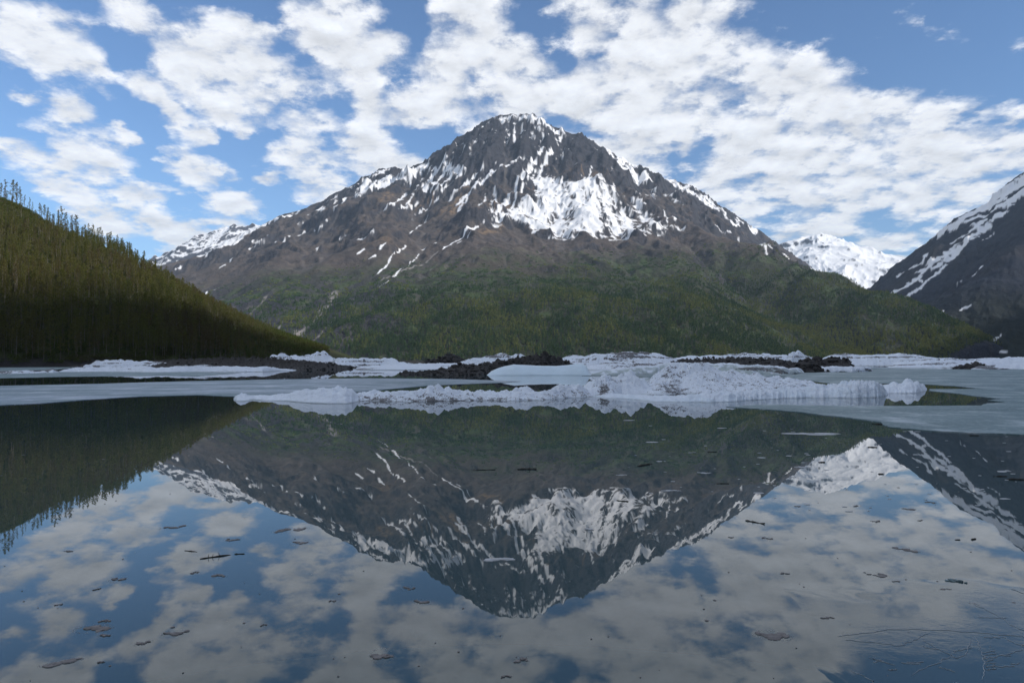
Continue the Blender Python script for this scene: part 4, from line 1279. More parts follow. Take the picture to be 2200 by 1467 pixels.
ice_body("ice_rim", [(1270, 851, 849), (1300, 854, 847), (1350, 857, 848), (1400, 861, 851), (1450, 863, 852), (1500, 864, 848), (1530, 864, 845), (1560, 863, 843), (1600, 860, 841), (1650, 857, 838), (1700, 855, 835), (1740, 854, 832), (1780, 854, 827), (1820, 855, 823), (1850, 855, 822), (1880, 854, 823), (1898, 851, 829), (1906, 848, 838)], 3.4, c=0.4, p=2.6, lump=0.22, llen=0.5, fine=0.07, flen=0.2, seed=13, scallop=0.10, wet=0.25, blue=0.25, **K)
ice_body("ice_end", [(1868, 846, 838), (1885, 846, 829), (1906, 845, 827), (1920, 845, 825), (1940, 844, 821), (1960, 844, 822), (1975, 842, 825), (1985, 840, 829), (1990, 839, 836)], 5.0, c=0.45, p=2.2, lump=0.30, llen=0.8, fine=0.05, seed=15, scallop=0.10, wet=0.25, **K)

G = "ice floes on the far part of the lake"
N = dict(mat=ICE_FAR, llen=3.0, flen=1.0, fine=0.2)


def single(name, label, cols, depth, cat="ice floe", group=G, **kw):
    if name != "iceberg": kw['dirt'] = kw.get('dirt', 0.0) + 0.16; kw.setdefault('strata', 0.7); kw.setdefault('wet', 0.85)      # grit melting out of the old glacier ice; wet foot doubles as undercut shade
    o = ice_body(name, cols, depth, **{**N, **kw})
    tag(o, label, cat, group)
    return o


single("iceberg", "smooth pale blue iceberg standing alone behind the long floe", [(1046, 806.5, 805), (1055, 806.5, 798), (1068, 806.5, 792), (1085, 806.5, 786.5), (1105, 806.5, 782.5), (1120, 806.5, 783.5), (1150, 806.5, 784.5), (1195, 806.5, 786), (1220, 806.5, 784), (1238, 806.5, 780), (1250, 806.5, 780), (1258, 806.5, 784), (1264, 806.5, 794), (1270, 806.5, 804)],
       9.0, "iceberg", None, seed=31, lump=0.04, llen=6, fine=0.02, c=0.4, p=1.9, base=np.array([0.66, 0.77, 0.85]), blue=0.7, wet=0.1, nt=40, res=2, mat=ICE_CLEAN)
single("ice_floe", "broad white ice floe with a greenish vertical edge right of the blue iceberg", [(1272, 804, 802), (1290, 804, 797), (1320, 804, 793), (1360, 804, 790), (1400, 803.5, 787), (1420, 803, 783), (1445, 803, 779.5), (1480, 803, 780), (1520, 803, 781), (1560, 803.5, 782), (1600, 804, 785), (1650, 804, 786), (1680, 804, 789), (1695, 803, 792), (1710, 802, 790.5), (1722, 801.5, 793), (1727, 801.5, 799)],
       17.0, seed=33, c=0.3, p=3.0, lump=0.12, wet=0.1, greenface=0.8, dirt=0.08, nt=36, res=2)
single("ice_floe", "layered grey ice ridge above the broad greenish-edged floe", [(1255, 795, 789), (1290, 795, 782), (1330, 795, 777), (1355, 795, 772.5), (1372, 795, 770.5), (1392, 795, 776), (1420, 795, 783), (1445, 795, 788)], 30.0, seed=35, dirt=0.18, stretch=2.5, spots=((1340, 0.15, 50, 0.4),), p=1.8)
single("ice_floe", "humped grey ice ridge against the forest, right of the dark moraine", [(1195, 789, 774), (1215, 789, 767), (1235, 789, 764.5), (1255, 789, 766), (1275, 789, 763), (1295, 789, 761), (1315, 789, 757.5), (1340, 789, 754.5), (1370, 789, 755.5), (1395, 789, 757.5), (1420, 789, 761), (1440, 789, 768), (1460, 789, 774)], 40.0, seed=37, llen=9, dirt=0.16, spots=((1340, 0.2, 26, 0.55), (1385, 0.25, 30, 0.4)), p=1.8)
single("ice_floe", "thin white ice bank behind the dark gravel at right of centre", [(1440, 787, 772), (1480, 787, 766), (1520, 787, 763.5), (1560, 787, 762), (1600, 787, 760), (1640, 787, 760.5), (1680, 787, 764), (1710, 787, 768)], 40.0, seed=39, llen=9, dirt=0.14, p=1.6)
single("ice_block", "upright white ice block on the bank behind the black mound", [(1690, 789, 772), (1694, 789, 759), (1702, 789, 754.5), (1714, 789, 753.5), (1720, 789, 758), (1728, 789, 762), (1745, 789, 766), (1765, 789, 773)], 12.0, "ice block", seed=41, llen=5, p=2.2, lump=0.15)
single("ice_floe", "hummocky white ice bank in front of the right-hand forest's end", [(1755, 787.5, 775), (1780, 787.5, 767), (1795, 787.5, 761), (1812, 787.5, 758.5), (1830, 787.5, 761), (1860, 787.5, 763), (1900, 787.5, 761.5), (1940, 787.5, 761), (1975, 787.5, 764), (2000, 787.5, 767), (2020, 787.5, 773)], 45.0, seed=43, llen=10, dirt=0.10, spots=((1815, 0.2, 12, 0.4), (1945, 0.3, 14, 0.5)), p=1.7)
single("ice_floe", "wide low white ice bank reaching the right edge of the lake", [(1905, 791, 786), (1925, 791, 779), (1960, 791, 775), (2000, 791, 771), (2050, 791, 771.5), (2100, 791, 771), (2150, 791, 768.5), (2185, 791, 766), (2230, 791, 764), (2320, 791, 768), (2340, 791, 780)], 45.0, seed=45, llen=8, p=1.5, lump=0.18)
single("ice_floe", "small rounded white floe in front of the bank at the right edge", [(2085, 793.5, 792), (2100, 793.5, 787), (2130, 793.5, 784.5), (2165, 793.5, 783), (2185, 793.5, 780), (2205, 793.5, 779.5), (2240, 793.5, 784), (2260, 793.5, 791)], 14.0, seed=47, p=1.8)
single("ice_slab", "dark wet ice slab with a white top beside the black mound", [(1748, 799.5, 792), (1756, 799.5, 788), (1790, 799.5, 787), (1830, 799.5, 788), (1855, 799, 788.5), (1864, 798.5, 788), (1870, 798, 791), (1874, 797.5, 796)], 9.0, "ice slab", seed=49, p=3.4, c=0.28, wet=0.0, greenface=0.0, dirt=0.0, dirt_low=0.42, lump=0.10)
single("ice_floe", "long snowy floe low on the water before the left gravel bar", [(126, 800, 798), (138, 799.5, 794), (160, 799, 791), (182, 799, 788.5), (220, 799, 789.5), (250, 799, 788), (310, 800, 787.5), (335, 800, 790), (350, 800, 789.5), (400, 799.5, 785.5), (440, 799, 784), (458, 799, 787), (520, 799, 787.5), (545, 799, 789.5), (565, 799, 788.5), (585, 798, 789), (600, 797, 792), (625, 796, 793.5), (645, 795.5, 794.8)], 12.0, seed=51, llen=3.0, p=2.0, wet=0.7, nt=36, res=2, lump=0.14)
single("ice_floe", "low ragged ice strip at the left edge beside the snowy floe", [(-140, 804, 800), (-60, 803.5, 798), (0, 803, 798), (30, 803, 796.5), (60, 802.5, 795.5), (75, 802, 798), (90, 801.5, 797), (104, 801, 794), (115, 801, 793), (124, 800.5, 796), (130, 800.5, 799)], 7.0, seed=53, llen=2.4, p=2.0, dirt=0.08, lump=0.16)
single("snow_patch", "thin white snow strip lying on the left gravel shore", [(192, 789, 783), (205, 789, 776.5), (225, 789, 774), (260, 789, 774), (290, 789, 775.5), (340, 789, 776.5), (378, 789, 778.5)], 10.0, "snow patch", None, seed=55, p=1.8, c=0.5)
single("ice_block", "rounded grey-white ice hump leftmost on the left gravel bar", [(430, 786, 773), (436, 786, 766), (448, 786, 762), (458, 786, 761.5), (466, 786, 758.5), (475, 786, 758.5), (481, 786, 763), (487, 786, 772)], 8.0, "ice block", seed=57, llen=3, spots=((448, 0.25, 8, 0.7),), p=2.2)
single("ice_block", "dark stone-grey ice lump between the humps on the left gravel bar", [(474, 786, 773), (478, 786, 764), (486, 786, 760.5), (493, 786, 762), (498, 786, 772)], 6.0, "ice block", seed=59, llen=2, dirt=0.9, base=np.array([0.2, 0.2, 0.2]), p=2.2)
single("ice_block", "small white-capped ice lump on the left gravel bar, right of the dark one", [(495, 786, 773), (500, 786, 760), (506, 786, 757), (512, 786, 758.5), (517, 786, 768)], 6.0, "ice block", seed=61, llen=2, dirt_low=0.8, p=2.0)
single("ice_block", "wide smooth white ice hump on the left gravel bar", [(512, 786, 770), (518, 786, 762), (528, 786, 757.5), (545, 786, 755.5), (562, 786, 756), (578, 786, 758), (586, 786, 761), (592, 786, 770)], 12.0, "ice block", seed=63, llen=5, p=2.2, lump=0.08)
single("ice_ridge", "large wavy white ice ridge behind the left gravel bar's right end", [(575, 787, 772), (585, 787, 764), (600, 787, 762.5), (620, 787, 763), (640, 787, 763.5), (652, 787, 762), (664, 787, 759), (680, 787, 758), (694, 787, 760), (715, 787, 767), (740, 788, 774), (765, 788, 780), (785, 788, 785)], 26.0, "ice ridge", seed=65, llen=7, lump=0.20, spots=((655, 0.3, 10, 0.5),), p=1.6)
single("ice_ridge", "peaked white ice ridge left of the dark mound in mid-lake", [(715, 789, 779), (728, 789, 771), (745, 789, 769), (762, 789, 769), (778, 789, 772.5), (795, 789, 772), (810, 789, 770), (825, 789, 770.5), (838, 789, 768.5), (846, 789, 772), (860, 789, 777), (885, 789, 781), (900, 789, 785)], 20.0, "ice ridge", seed=67, llen=5, lump=0.22, spots=((780, 0.2, 10, 0.5),), p=1.5)
single("ice_floe", "flat white ice floe level with the water below the dark mound", [(765, 794.5, 789), (800, 794.5, 785), (860, 794.5, 782.5), (940, 794, 780.5), (1000, 793.5, 779.5), (1030, 793, 783), (1040, 793, 789)], 40.0, seed=69, p=1.2, c=0.6, lump=0.1)
single("ice_floe", "striped white ice bank behind the dark moraine ridge", [(983, 791, 781), (1000, 791, 773), (1020, 791, 769), (1045, 791, 765), (1068, 791, 761.5), (1085, 791, 762), (1095, 791, 763), (1112, 791, 762), (1127, 791, 763), (1137, 791, 768), (1145, 791, 778)], 22.0, seed=71, llen=5, spots=((1092, 0.3, 3, 0.8), (1114, 0.3, 3, 0.8), (1020, 0.1, 20, 0.3)), p=1.8, dirt=0.08)

# dark moraine: gravel bars and mounds
gravel_bar("gravel_bar", "long black gravel bar in front of the left hill", [(150, 789, 783), (230, 789, 780), (300, 789, 777), (400, 789.5, 772.5), (450, 790, 770.5), (500, 791, 769.5), (545, 792, 768.5), (600, 794, 772), (650, 796, 776.5), (700, 794, 780.5), (740, 792, 785), (770, 790, 788)], 26.0, 81, 1200, 0.16, nt=36, res=2, c=0.7)
gravel_bar("moraine_ridge", "black rubble moraine ridge behind the blue iceberg", [(862, 805, 802), (900, 805, 799.5), (940, 805.5, 796), (965, 806, 791), (985, 806, 786), (995, 806, 783.5), (1010, 805.5, 785.5), (1030, 805, 783), (1060, 804, 779), (1090, 803, 775), (1120, 802, 770), (1145, 802, 767), (1170, 802, 764.5), (1190, 801, 765.5), (1208, 800, 772), (1228, 798, 781), (1242, 797, 788)], 16.0, 83, 1500, 0.15, nt=40, res=2, c=0.55)
gravel_bar("moraine_mound", "dark earth mound on the ice in mid-lake", [(912, 789, 781), (925, 789, 775), (940, 789, 770), (955, 789, 766), (966, 789, 763.5), (978, 789, 765.5), (992, 789, 772), (1005, 789, 779)], 18.0, 85, 300, 0.5, c=0.5)
gravel_bar("moraine_mound", "black rock mound beside the dark wet ice slab", [(1672, 800.5, 793), (1690, 800.5, 787), (1705, 800.5, 785), (1716, 800.5, 780), (1727, 800.5, 776), (1738, 800.5, 777.5), (1748, 800.5, 783), (1758, 800, 786), (1775, 799.5, 790)], 9.0, 87, 350, 0.25, c=0.5)
gravel_bar("gravel_bar", "dark gravel band between the ice banks right of centre", [(1430, 793, 781), (1460, 793, 775), (1500, 793, 771.5), (1560, 793, 770), (1620, 793, 770), (1670, 793, 772.5), (1700, 792.5, 777), (1730, 792, 783)], 26.0, 89, 700, 0.25, c=0.7)
gravel_bar("gravel_bar", "thin dark gravel streak right of the upright ice block", [(1720, 791, 779), (1750, 791, 772.5), (1780, 791, 770.5), (1810, 791, 771.5), (1830, 791, 777)], 14.0, 91, 200, 0.4, c=0.6)
gravel_bar("moraine_mound", "brown earth patch between the floes near the right edge", [(2052, 793, 790.5), (2066, 793, 786), (2085, 793, 781), (2098, 793, 778.5), (2110, 793, 782), (2122, 793, 789)], 12.0, 93, 160, 0.3, c=0.5)
gravel_bar("moraine_ridge", "dark rubble crest behind the wavy ice ridge on the left", [(655, 784.5, 771), (668, 784.5, 761), (682, 784.5, 754.5), (695, 784.5, 752.5), (708, 784.5, 755.5), (722, 784.5, 760), (738, 784.5, 764), (752, 784.5, 773)], 26.0, 95, 300, 0.8, c=0.5)
gravel_bar("gravel_shore", "grey gravel shore under the left hill's trees", [(-260, 787, 771), (-100, 787, 770.5), (0, 787, 770.5), (60, 787, 770), (130, 787, 771.5), (190, 787.5, 773), (240, 788, 776), (300, 788, 779)], 40.0, 97, 700, 0.35, c=0.8, lump=0.12, p=1.2)
rng = np.random.default_rng(5)
for i, (px, py, w, lab) in enumerate([(4, 783, 12, "small white ice chunk stranded on the gravel at the left edge"), (39, 781, 10, "small white ice chunk on the left gravel shore, right of the edge one"), (118, 780, 12, "pale ice scrap on the left gravel shore before the snow strip"), (190, 786, 22, "flat ice scrap at the water's edge below the snow strip")]):
    o = ice_body("ice_chunk", [(px - w / 2, py + 4, py + 1), (px - w / 4, py + 4, py - 2.5), (px + w / 5, py + 4, py - 3), (px + w / 2, py + 4, py + 1)], 2.5, ICE_FAR, seed=100 + i, llen=0.8, c=0.5)
    tag(o, lab, "ice chunk", "ice chunks on the left shore")


# thin new ice lying flat on the water
def sheet_mat(name, a, b, c):
    m = bpy.data.materials.new(name); m.use_nodes = True
    t = NT(m.node_tree)
    pos = t.n('ShaderNodeNewGeometry').outputs['Position']
    n1 = t.noise(t.vec('MULTIPLY', pos, (0.09, 0.20, 1.0)), 1.0, 6.0, 0.65)
    n2 = t.noise(t.vec('MULTIPLY', pos, (0.5, 0.35, 1.0)), 1.0, 5.0, 0.65)
    n3 = t.noise(pos, 6.0, 3.0, 0.7)
    col = t.mix(t.ramp(n1, 0.32, 0.68), a, b)
    col = t.mix(t.math('MULTIPLY', t.ramp(t.math('ADD', n2, t.math('MULTIPLY', n1, 0.45)), 0.72, 0.92), 0.75), col, c)
    col = t.mix(t.math('MULTIPLY', t.ramp(n3, 0.52, 0.72), 0.6), col, c)
    bp = t.n('ShaderNodeBump', {'Strength': 0.6, 'Distance': 0.02, 'Height': n3})
    p = t.n('ShaderNodeBsdfPrincipled', {'Base Color': col, 'Roughness': 0.48, 'IOR': 1.31, 'Specular IOR Level': 0.3, 'Normal': bp.outputs[0]})
    t.n('ShaderNodeOutputMaterial', {0: p.outputs[0]})
    return m


SHEET_TEAL = sheet_mat("slush_ice", (0.085, 0.145, 0.155), (0.18, 0.25, 0.265), (0.50, 0.56, 0.60))
SHEET_PALE = sheet_mat("snow_dusted_ice", (0.13, 0.20, 0.22), (0.32, 0.38, 0.45), (0.56, 0.60, 0.66))


def ice_sheet(name, label, poly, mat, seed, thick=0.02, rag=0.010, group="thin ice sheets on the lake"):
    P = np.array([on_lake(*q) for q in poly])
    out = []
    for a, b in zip(P, np.roll(P, -1, axis=0)):
        n = int(np.clip(np.hypot(*(b - a)) / (0.010 * (a[1] + b[1]) / 2), 2, 140))
        for k in range(n):
            q = a + (b - a) * k / n
            out.append(q)
    out = np.array(out)
    s = np.arange(len(out)) * 0.37
    r = out[:, 1] * rag
    d = np.roll(out, -1, axis=0) - np.roll(out, 1, axis=0); d /= np.linalg.norm(d, axis=1)[:, None] + 1e-9
    out = out + np.stack([-d[:, 1], d[:, 0]], 1) * (r * fbm(s, s * 0 + seed, 4, seed))[:, None]
    tris = geometry.tessellate_polygon([[Vector((x, y, 0)) for x, y in out]])
    n = len(out)
    V = np.concatenate([np.column_stack([out, np.full(n, thick)]), np.column_stack([out, np.full(n, -0.03)])])
    F = [t for t in tris]
    for i in range(n):
        j = (i + 1) % n
        F += [(i, j, n + j), (i, n + j, n + i)]
    o = add_obj(name, new_mesh(name, V, np.array(F), smooth=False), mat)
    bm = bmesh.new(); bm.from_mesh(o.data); bmesh.ops.recalc_face_normals(bm, faces=bm.faces); bm.to_mesh(o.data); bm.free()
    tag(o, label, "ice sheet", group)
    return o


ice_sheet("ice_sheet", "pale grey-blue ice sheet stretching from the left edge behind the long floe", [(-180, 831.5), (0, 829), (200, 825), (400, 819), (600, 815), (780, 812.5), (960, 814), (1060, 817), (1118, 819.3), (1085, 822.3), (1000, 825), (930, 828), (870, 833), (800, 840), (770, 842), (700, 846), (600, 849), (520, 852.5), (430, 849), (300, 852), (200, 858), (100, 866), (0, 871), (-180, 881)], SHEET_PALE, 3, rag=0.004)
ice_sheet("ice_sheet", "narrow ice strip in front of the long snowy floe on the left", [(-180, 802.5), (130, 799.5), (400, 799), (520, 801), (470, 805), (420, 808.5), (350, 806.5), (250, 808.5), (150, 809.5), (0, 812.5), (-180, 815)], SHEET_TEAL, 5, rag=0.006)
ice_sheet("ice_sheet", "small teal ice patch behind the ragged strip at the left edge", [(-180, 786), (0, 787), (172, 786.5), (150, 791), (120, 794), (60, 796), (0, 797.5), (-180, 799)], SHEET_TEAL, 7, rag=0.006)
ice_sheet("ice_sheet", "wide teal slush ice sheet filling the right side of the lake", [(1712, 801), (1880, 791.5), (2100, 794), (2420, 793), (2420, 948), (2200, 934), (2100, 930.5), (2000, 926), (1905, 917.5), (1888, 907), (1800, 895), (1700, 884), (1632, 879), (1560, 874.5), (1650, 868.5), (1760, 871.5), (1885, 872.5), (2105, 871.5), (2118, 867), (2158, 864), (2120, 860), (2150, 857), (2090, 851), (2060, 846), (1996, 840), (1994, 836), (2110, 835.5), (2050, 829.5), (1985, 826), (1900, 824), (1800, 826), (1740, 818), (1675, 811)], SHEET_TEAL, 9, rag=0.006)
ice_sheet("ice_sheet", "thin ice apron between the blue iceberg and the broad floe", [(1250, 807.5), (1275, 804), (1420, 803.8), (1600, 804.5), (1725, 801.5), (1680, 808), (1560, 812), (1440, 813), (1330, 808), (1280, 808.5)], SHEET_TEAL, 11, rag=0.006)
ice_sheet("ice_sheet", "pale ice strip in the gap below the flat mid-lake floe", [(770, 794), (900, 794), (1030, 793), (1000, 796.5), (930, 795.5), (860, 796.5), (800, 795.8)], SHEET_PALE, 13, rag=0.006)
ice_sheet("ice_sheet", "distant ice sheet below the bank near the right-hand forest", [(1640, 792.5), (1760, 790), (1990, 788), (1930, 791.5), (1800, 794), (1700, 796), (1600, 795)], SHEET_PALE, 15, rag=0.006)

# ------------------------------------------------------------------ things floating on the open water
def scum_mat(name, a, b, rough=0.7):
    m = bpy.data.materials.new(name); m.use_nodes = True
    t = NT(m.node_tree)
    pos = t.n('ShaderNodeNewGeometry').outputs['Position']
    isl = t.n('ShaderNodeNewGeometry').outputs['Random Per Island']
    n = t.noise(pos, 60.0, 4.0, 0.6)
    c = t.mix(t.math('ADD', t.math('MULTIPLY', isl, 0.6), t.math('MULTIPLY', n, 0.4)), a, b)
    p = t.n('ShaderNodeBsdfPrincipled', {'Base Color': c, 'Roughness': rough, 'Specular IOR Level': 0.3})
    t.n('ShaderNodeOutputMaterial', {0: p.outputs[0]})
    return m


SCUM = scum_mat("floating_froth", (0.095, 0.088, 0.088), (0.23, 0.215, 0.21))
FROST = scum_mat("frost_crust", (0.30, 0.31, 0.32), (0.50, 0.51, 0.53))
STICK = scum_mat("wet_driftwood", (0.010, 0.009, 0.008), (0.035, 0.028, 0.022))
TEALBIT = scum_mat("clear_ice_piece", (0.08, 0.12, 0.13), (0.13, 0.18, 0.19), 0.2)


def blob_piece(rng, cx, cy, rx, ry, ang_, th):
    """a low irregular cake: ragged outline, domed top"""
    n = 11
    a = np.linspace(0, 2 * math.pi, n, endpoint=False)
    r = 1 + rng.normal(0, 0.22, n); r = (r + np.roll(r, 1)) / 2
    ox, oy = np.cos(a) * r * rx, np.sin(a) * r * ry
    ca, sa = math.cos(ang_), math.sin(ang_)
    x = cx + ox * ca - oy * sa; y = cy + ox * sa + oy * ca
    V = np.concatenate([np.column_stack([x, y, np.full(n, -0.004)]), np.column_stack([cx + (x - cx) * 0.86, cy + (y - cy) * 0.86, np.full(n, th * 0.7) + rng.uniform(0, th * 0.3, n)]), [[cx, cy, th]]])
    F = []
    for i in range(n):
        j = (i + 1) % n
        F += [(i, j, n + j), (i, n + j, n + i), (n + i, n + j, 2 * n)]
    return V, np.array(F)


def froth_mat_rim():
    return FROST


def froth_patch(px, py, w, seed, tilt=0.0, aspect=0.5, mat=None, th=0.005, rim=True):
    """a raft of dirty froth and ice crumbs drawn together on the surface"""
    rng = np.random.default_rng(seed)
    x, y = on_lake(px, py)
    W = w / FPX * y
    D = W * aspect
    parts = []
    k = max(5, int(7 + w / 5))
    for i in range(k):
        s = rng.uniform(-1, 1)
        wob = math.sin(s * 2.6 + seed) * 0.35 + rng.normal(0, 0.22)
        cx = s * W * 0.42; cy = wob * D * 0.5 * (1 - 0.3 * abs(s)) + tilt * s * W * 0.5
        r = W * rng.uniform(0.06, 0.15) * (1.15 - 0.5 * abs(s))
        parts.append(blob_piece(rng, cx, cy, r * rng.uniform(1.0, 1.7), r * rng.uniform(0.7, 1.2), rng.uniform(-0.4, 0.4), th * rng.uniform(0.6, 1.2)))
    V, F = merge(parts)
    o = add_obj("froth_patch", new_mesh("froth_patch", V, F, smooth=False), mat or SCUM, loc=(x, y, 0.0))
    if rim and w >= 24:
        q = []
        for i in range(int(w * 0.8)):
            a = rng.uniform(0, 6.28)
            q.append(blob_piece(rng, math.cos(a) * W * 0.52 * rng.uniform(0.9, 1.1), math.sin(a) * D * 0.5 * rng.uniform(0.9, 1.2) + tilt * math.cos(a) * W * 0.5, W * 0.012, W * 0.008, 0, th * 0.4))
        V, F = merge(q)
        r = add_obj("frost_rim", new_mesh("frost_rim", V, F, smooth=False), FROST, parent=o)
        r["kind"] = "stuff"
    return o


def stick(px, py, w, seed, tilt=0.0, knots=2, thick=None):
    """wet black driftwood: bent tapering stem with stubs"""
    rng = np.random.default_rng(seed)
    x, y = on_lake(px, py)
    L = w / FPX * y
    r = thick or L * 0.035
    xs = np.linspace(-0.5, 0.5, 9) * L
    path = np.stack([xs, tilt * xs + rng.normal(0, L * 0.02, 9), r * 0.35 + rng.normal(0, r * 0.3, 9) + 0 * xs], 1)
    parts = [tube(path, r * (0.55 + 0.6 * np.sin(np.linspace(0.35, 2.6, 9))), 6)]
    for k in range(knots):
        b = path[rng.integers(2, 7)]
        d = np.array([rng.normal(0, .5), rng.normal(0, .6), rng.uniform(0.3, 1.0)]); d /= np.linalg.norm(d)
        l = L * rng.uniform(0.08, 0.2)
        parts.append(tube([b, b + d * l * 0.6, b + d * l], [r * 0.5, r * 0.35, r * 0.1], 5))
    V, F = merge(parts)
    return add_obj("driftwood", new_mesh("driftwood", V, F), STICK, loc=(x, y, 0.0))


# place, width, slant, depth against width; told apart by shape and by what is mirrored around them
PATCHES = [
    (156, 1180, 22, 0.1, .4, "thin grey froth patch alone in the large reflected cloud at left"), (378, 1129, 44, 0.25, .3, "pair-like drawn-out froth patch under the reflected gap at left"), (505, 1156, 30, 0.0, .45, "oval froth patch nearest the reflected foot of the mountain's left ridge"),
    (425, 1225, 18, 0.0, .8, "small round froth patch below the black driftwood at left"), (477, 1232, 31, -0.1, .35, "pale-edged spindle of froth below the black driftwood at left"), (629, 1135, 60, 0.3, .25, "long bent froth streak touching the reflected left ridge"),
    (649, 1162, 36, 0.1, .5, "broken froth cluster just below the bent streak"), (262, 1239, 33, 0.0, .55, "blunt brown froth patch on the blue reflection at left"), (216, 1260, 16, 0.2, .6, "tiny double froth crumb left of the blunt brown patch"), (136, 1293, 16, 0.1, .6, "small froth patch in the lower left reflected cloud's top"),
    (236, 1327, 27, 0.0, .4, "frosty crumb cluster above the long froth raft at lower left"), (213, 1343, 72, 0.05, .38, "long brown froth raft on dark blue water at lower left"), (236, 1357, 26, 0.1, .4, "short froth strip just beneath the long raft at lower left"), (385, 1352, 47, 0.15, .42, "curved froth raft right of the long one at lower left"),
    (319, 1372, 31, 0.2, .6, "tilted froth patch between the two rafts at lower left"), (147, 1413, 67, 0.35, .25, "slanting froth streak nearest the bottom left corner"), (229, 1413, 18, 0.0, .5, "small froth patch right of the slanting streak"), (575, 1335, 14, 0.2, .9, "small dark froth heap in the lower reflected cloud left of centre"),
    (718, 1285, 16, 0.2, .6, "small froth patch left of the reflected summit"), (880, 1258, 28, -0.1, .5, "upper of two froth patches beside the reflected summit's left side"), (908, 1286, 36, -0.2, .45, "lower of two froth patches beside the reflected summit's left side"), (824, 1400, 50, -0.3, .9, "large two-lobed froth raft at bottom left of centre"),
    (1120, 1409, 32, 0.1, .75, "chunky froth patch straight below the reflected summit"), (1088, 1443, 24, 0.1, .5, "small froth patch close to the bottom edge in the middle"), (1643, 1153, 25, 0.0, .65, "round froth patch in the bright reflected clouds right of the ridge"), (1939, 1177, 43, -0.2, .5, "grainy oval froth raft in the reflected clouds at right"),
    (1876, 1230, 43, -0.05, .55, "winged froth raft in the reflected clouds at right"), (1653, 1357, 72, -0.1, .42, "largest froth raft at lower right of centre"), (1771, 1321, 28, -0.05, .4, "short froth strip above and right of the largest raft"), (2022, 1261, 27, 0.0, .4, "froth strip below the clear teal ice piece"),
    (2080, 1291, 14, -0.3, .8, "small round froth lump at the start of a crack in the new ice"), (1992, 1077, 24, 0.0, .35, "thin froth oval near the reflected right mountain's edge"), (1946, 1091, 32, 0.0, .3, "thin ragged froth line left of the oval near the right reflection"), (1876, 1117, 22, 0.0, .4, "faint froth patch in the right reflected clouds, left of centre gap"),
    (1971, 1115, 15, 0.0, .4, "tiny froth patch below the thin ragged line at right"), (1836, 1085, 18, 0.0, .4, "tiny froth patch below the reflected distant peak"), (1917, 1244, 19, 0.0, .35, "little froth strip right of the winged raft"), (1681, 1227, 20, 0.1, .5, "small broken froth patch between ridge reflection and winged raft"),
    (1567, 1151, 14, 0.1, .5, "tiny froth patch by the reflected right ridge line"), (1710, 1085, 15, 0.0, .4, "tiny froth oval by the reflected distant peak's left side"),
]
for i, (px, py, w, tl, asp, lab) in enumerate(PATCHES):
    asp_ = asp * FPX / (py - HORIZON) * 0.62      # the lake is seen at a slant
    tag(froth_patch(px, py, w, 500 + i, tl * 1.6, asp_), lab, "froth patch", "froth patches on the open water")
STICKS = [
    (469, 1192, 52, 0.5, 3, .03, "thick black driftwood piece on the blue reflection at left"), (520, 1186, 20, 0.1, 2, .06, "black stub right of the thick driftwood at left"), (416, 1180, 30, -0.3, 1, .03, "thin curved twig left of the thick driftwood"), (1040, 1008, 48, 0.1, 2, .02, "thin frosted stick on the reflected slope, leftmost of three in the middle"),
    (1132, 1007, 40, 0.0, 3, .05, "knotty brown driftwood in the middle of the reflected slope"), (1384, 998, 36, 0.8, 2, .05, "slanting grey driftwood on the reflected slope right of the knotty one"), (1528, 970, 20, 0.0, 1, .05, "short black stick below the teal sheet's left point"), (1550, 1037, 26, 0.0, 1, .04, "straight black stick on the reflected dark slope"),
    (1336, 1074, 24, -0.4, 1, .05, "dark stick among the reflected snowfield"), (1871, 960, 19, -0.1, 1, .07, "black stick on the reflected distant snow peak"), (1762, 992, 14, 0.0, 1, .10, "black knot of wood by the reflected peak's left slope"), (1888, 1017, 11, 0.0, 1, .13, "small black wood chip below the reflected distant peak"),
    (1618, 1119, 30, -0.9, 3, .05, "forked black twig with an upright shoot on the reflected clouds"), (2049, 1156, 11, 0.0, 1, .10, "left of two black chips in the right reflected clouds"), (2083, 1155, 14, 0.4, 3, .12, "right of two black chips, with an upright spike"), (2089, 935, 20, 0.0, 0, .05, "thin black stick at the teal sheet's lower edge"),
    (2143, 1022, 26, -0.1, 1, .05, "thin dark stick in front of the right mountain's reflection"), (2180, 1029, 38, -0.1, 2, .05, "thick dark stick at the right edge over the mountain's reflection"), (1885, 911, 24, -0.2, 4, .05, "tangle of dark twigs at the teal sheet's point"),
]
for i, (px, py, w, tl, kn, th, lab) in enumerate(STICKS):
    x, y = on_lake(px, py)
    o = stick(px, py, w, 700 + i, tl * 1.2, kn, w / FPX * y * th)
    tag(o, lab, "driftwood", "driftwood on the open water")
CRUSTS = [(1076, 1198, 70, .25, "long pale frost crust across the reflected summit rocks"), (1266, 1134, 28, .25, "short pale frost streak over the reflected snowfield's foot"), (1510, 1014, 32, .2, "pale frost streak on the reflected dark slope"), (1740, 931, 120, .08, "long thin pale frost line below the teal sheet"), (2149, 1011, 40, .3, "scatter of pale frost bits at the right edge"), (1334, 1019, 26, .2, "pale frost streak under the slanting driftwood"), (1440, 1052, 40, .12, "thin pale frost streak left of the straight black stick"), (1720, 1002, 34, .2, "pale frost streak on the reflected ridge snow")]
for i, (px, py, w, asp, lab) in enumerate(CRUSTS):
    o = froth_patch(px, py, w, 900 + i, 0.0, asp * FPX / (py - HORIZON) * 0.5, FROST, 0.006, rim=False)
    o.name = "frost_crust"
    tag(o, lab, "frost crust", "frost crusts on the open water")
o = froth_patch(2044, 1244, 40, 950, -0.5, 0.6, TEALBIT, 0.012, rim=False); o.name = "ice_fragment"
tag(o, "dark teal clear ice piece floating in the right reflected clouds", "ice piece")


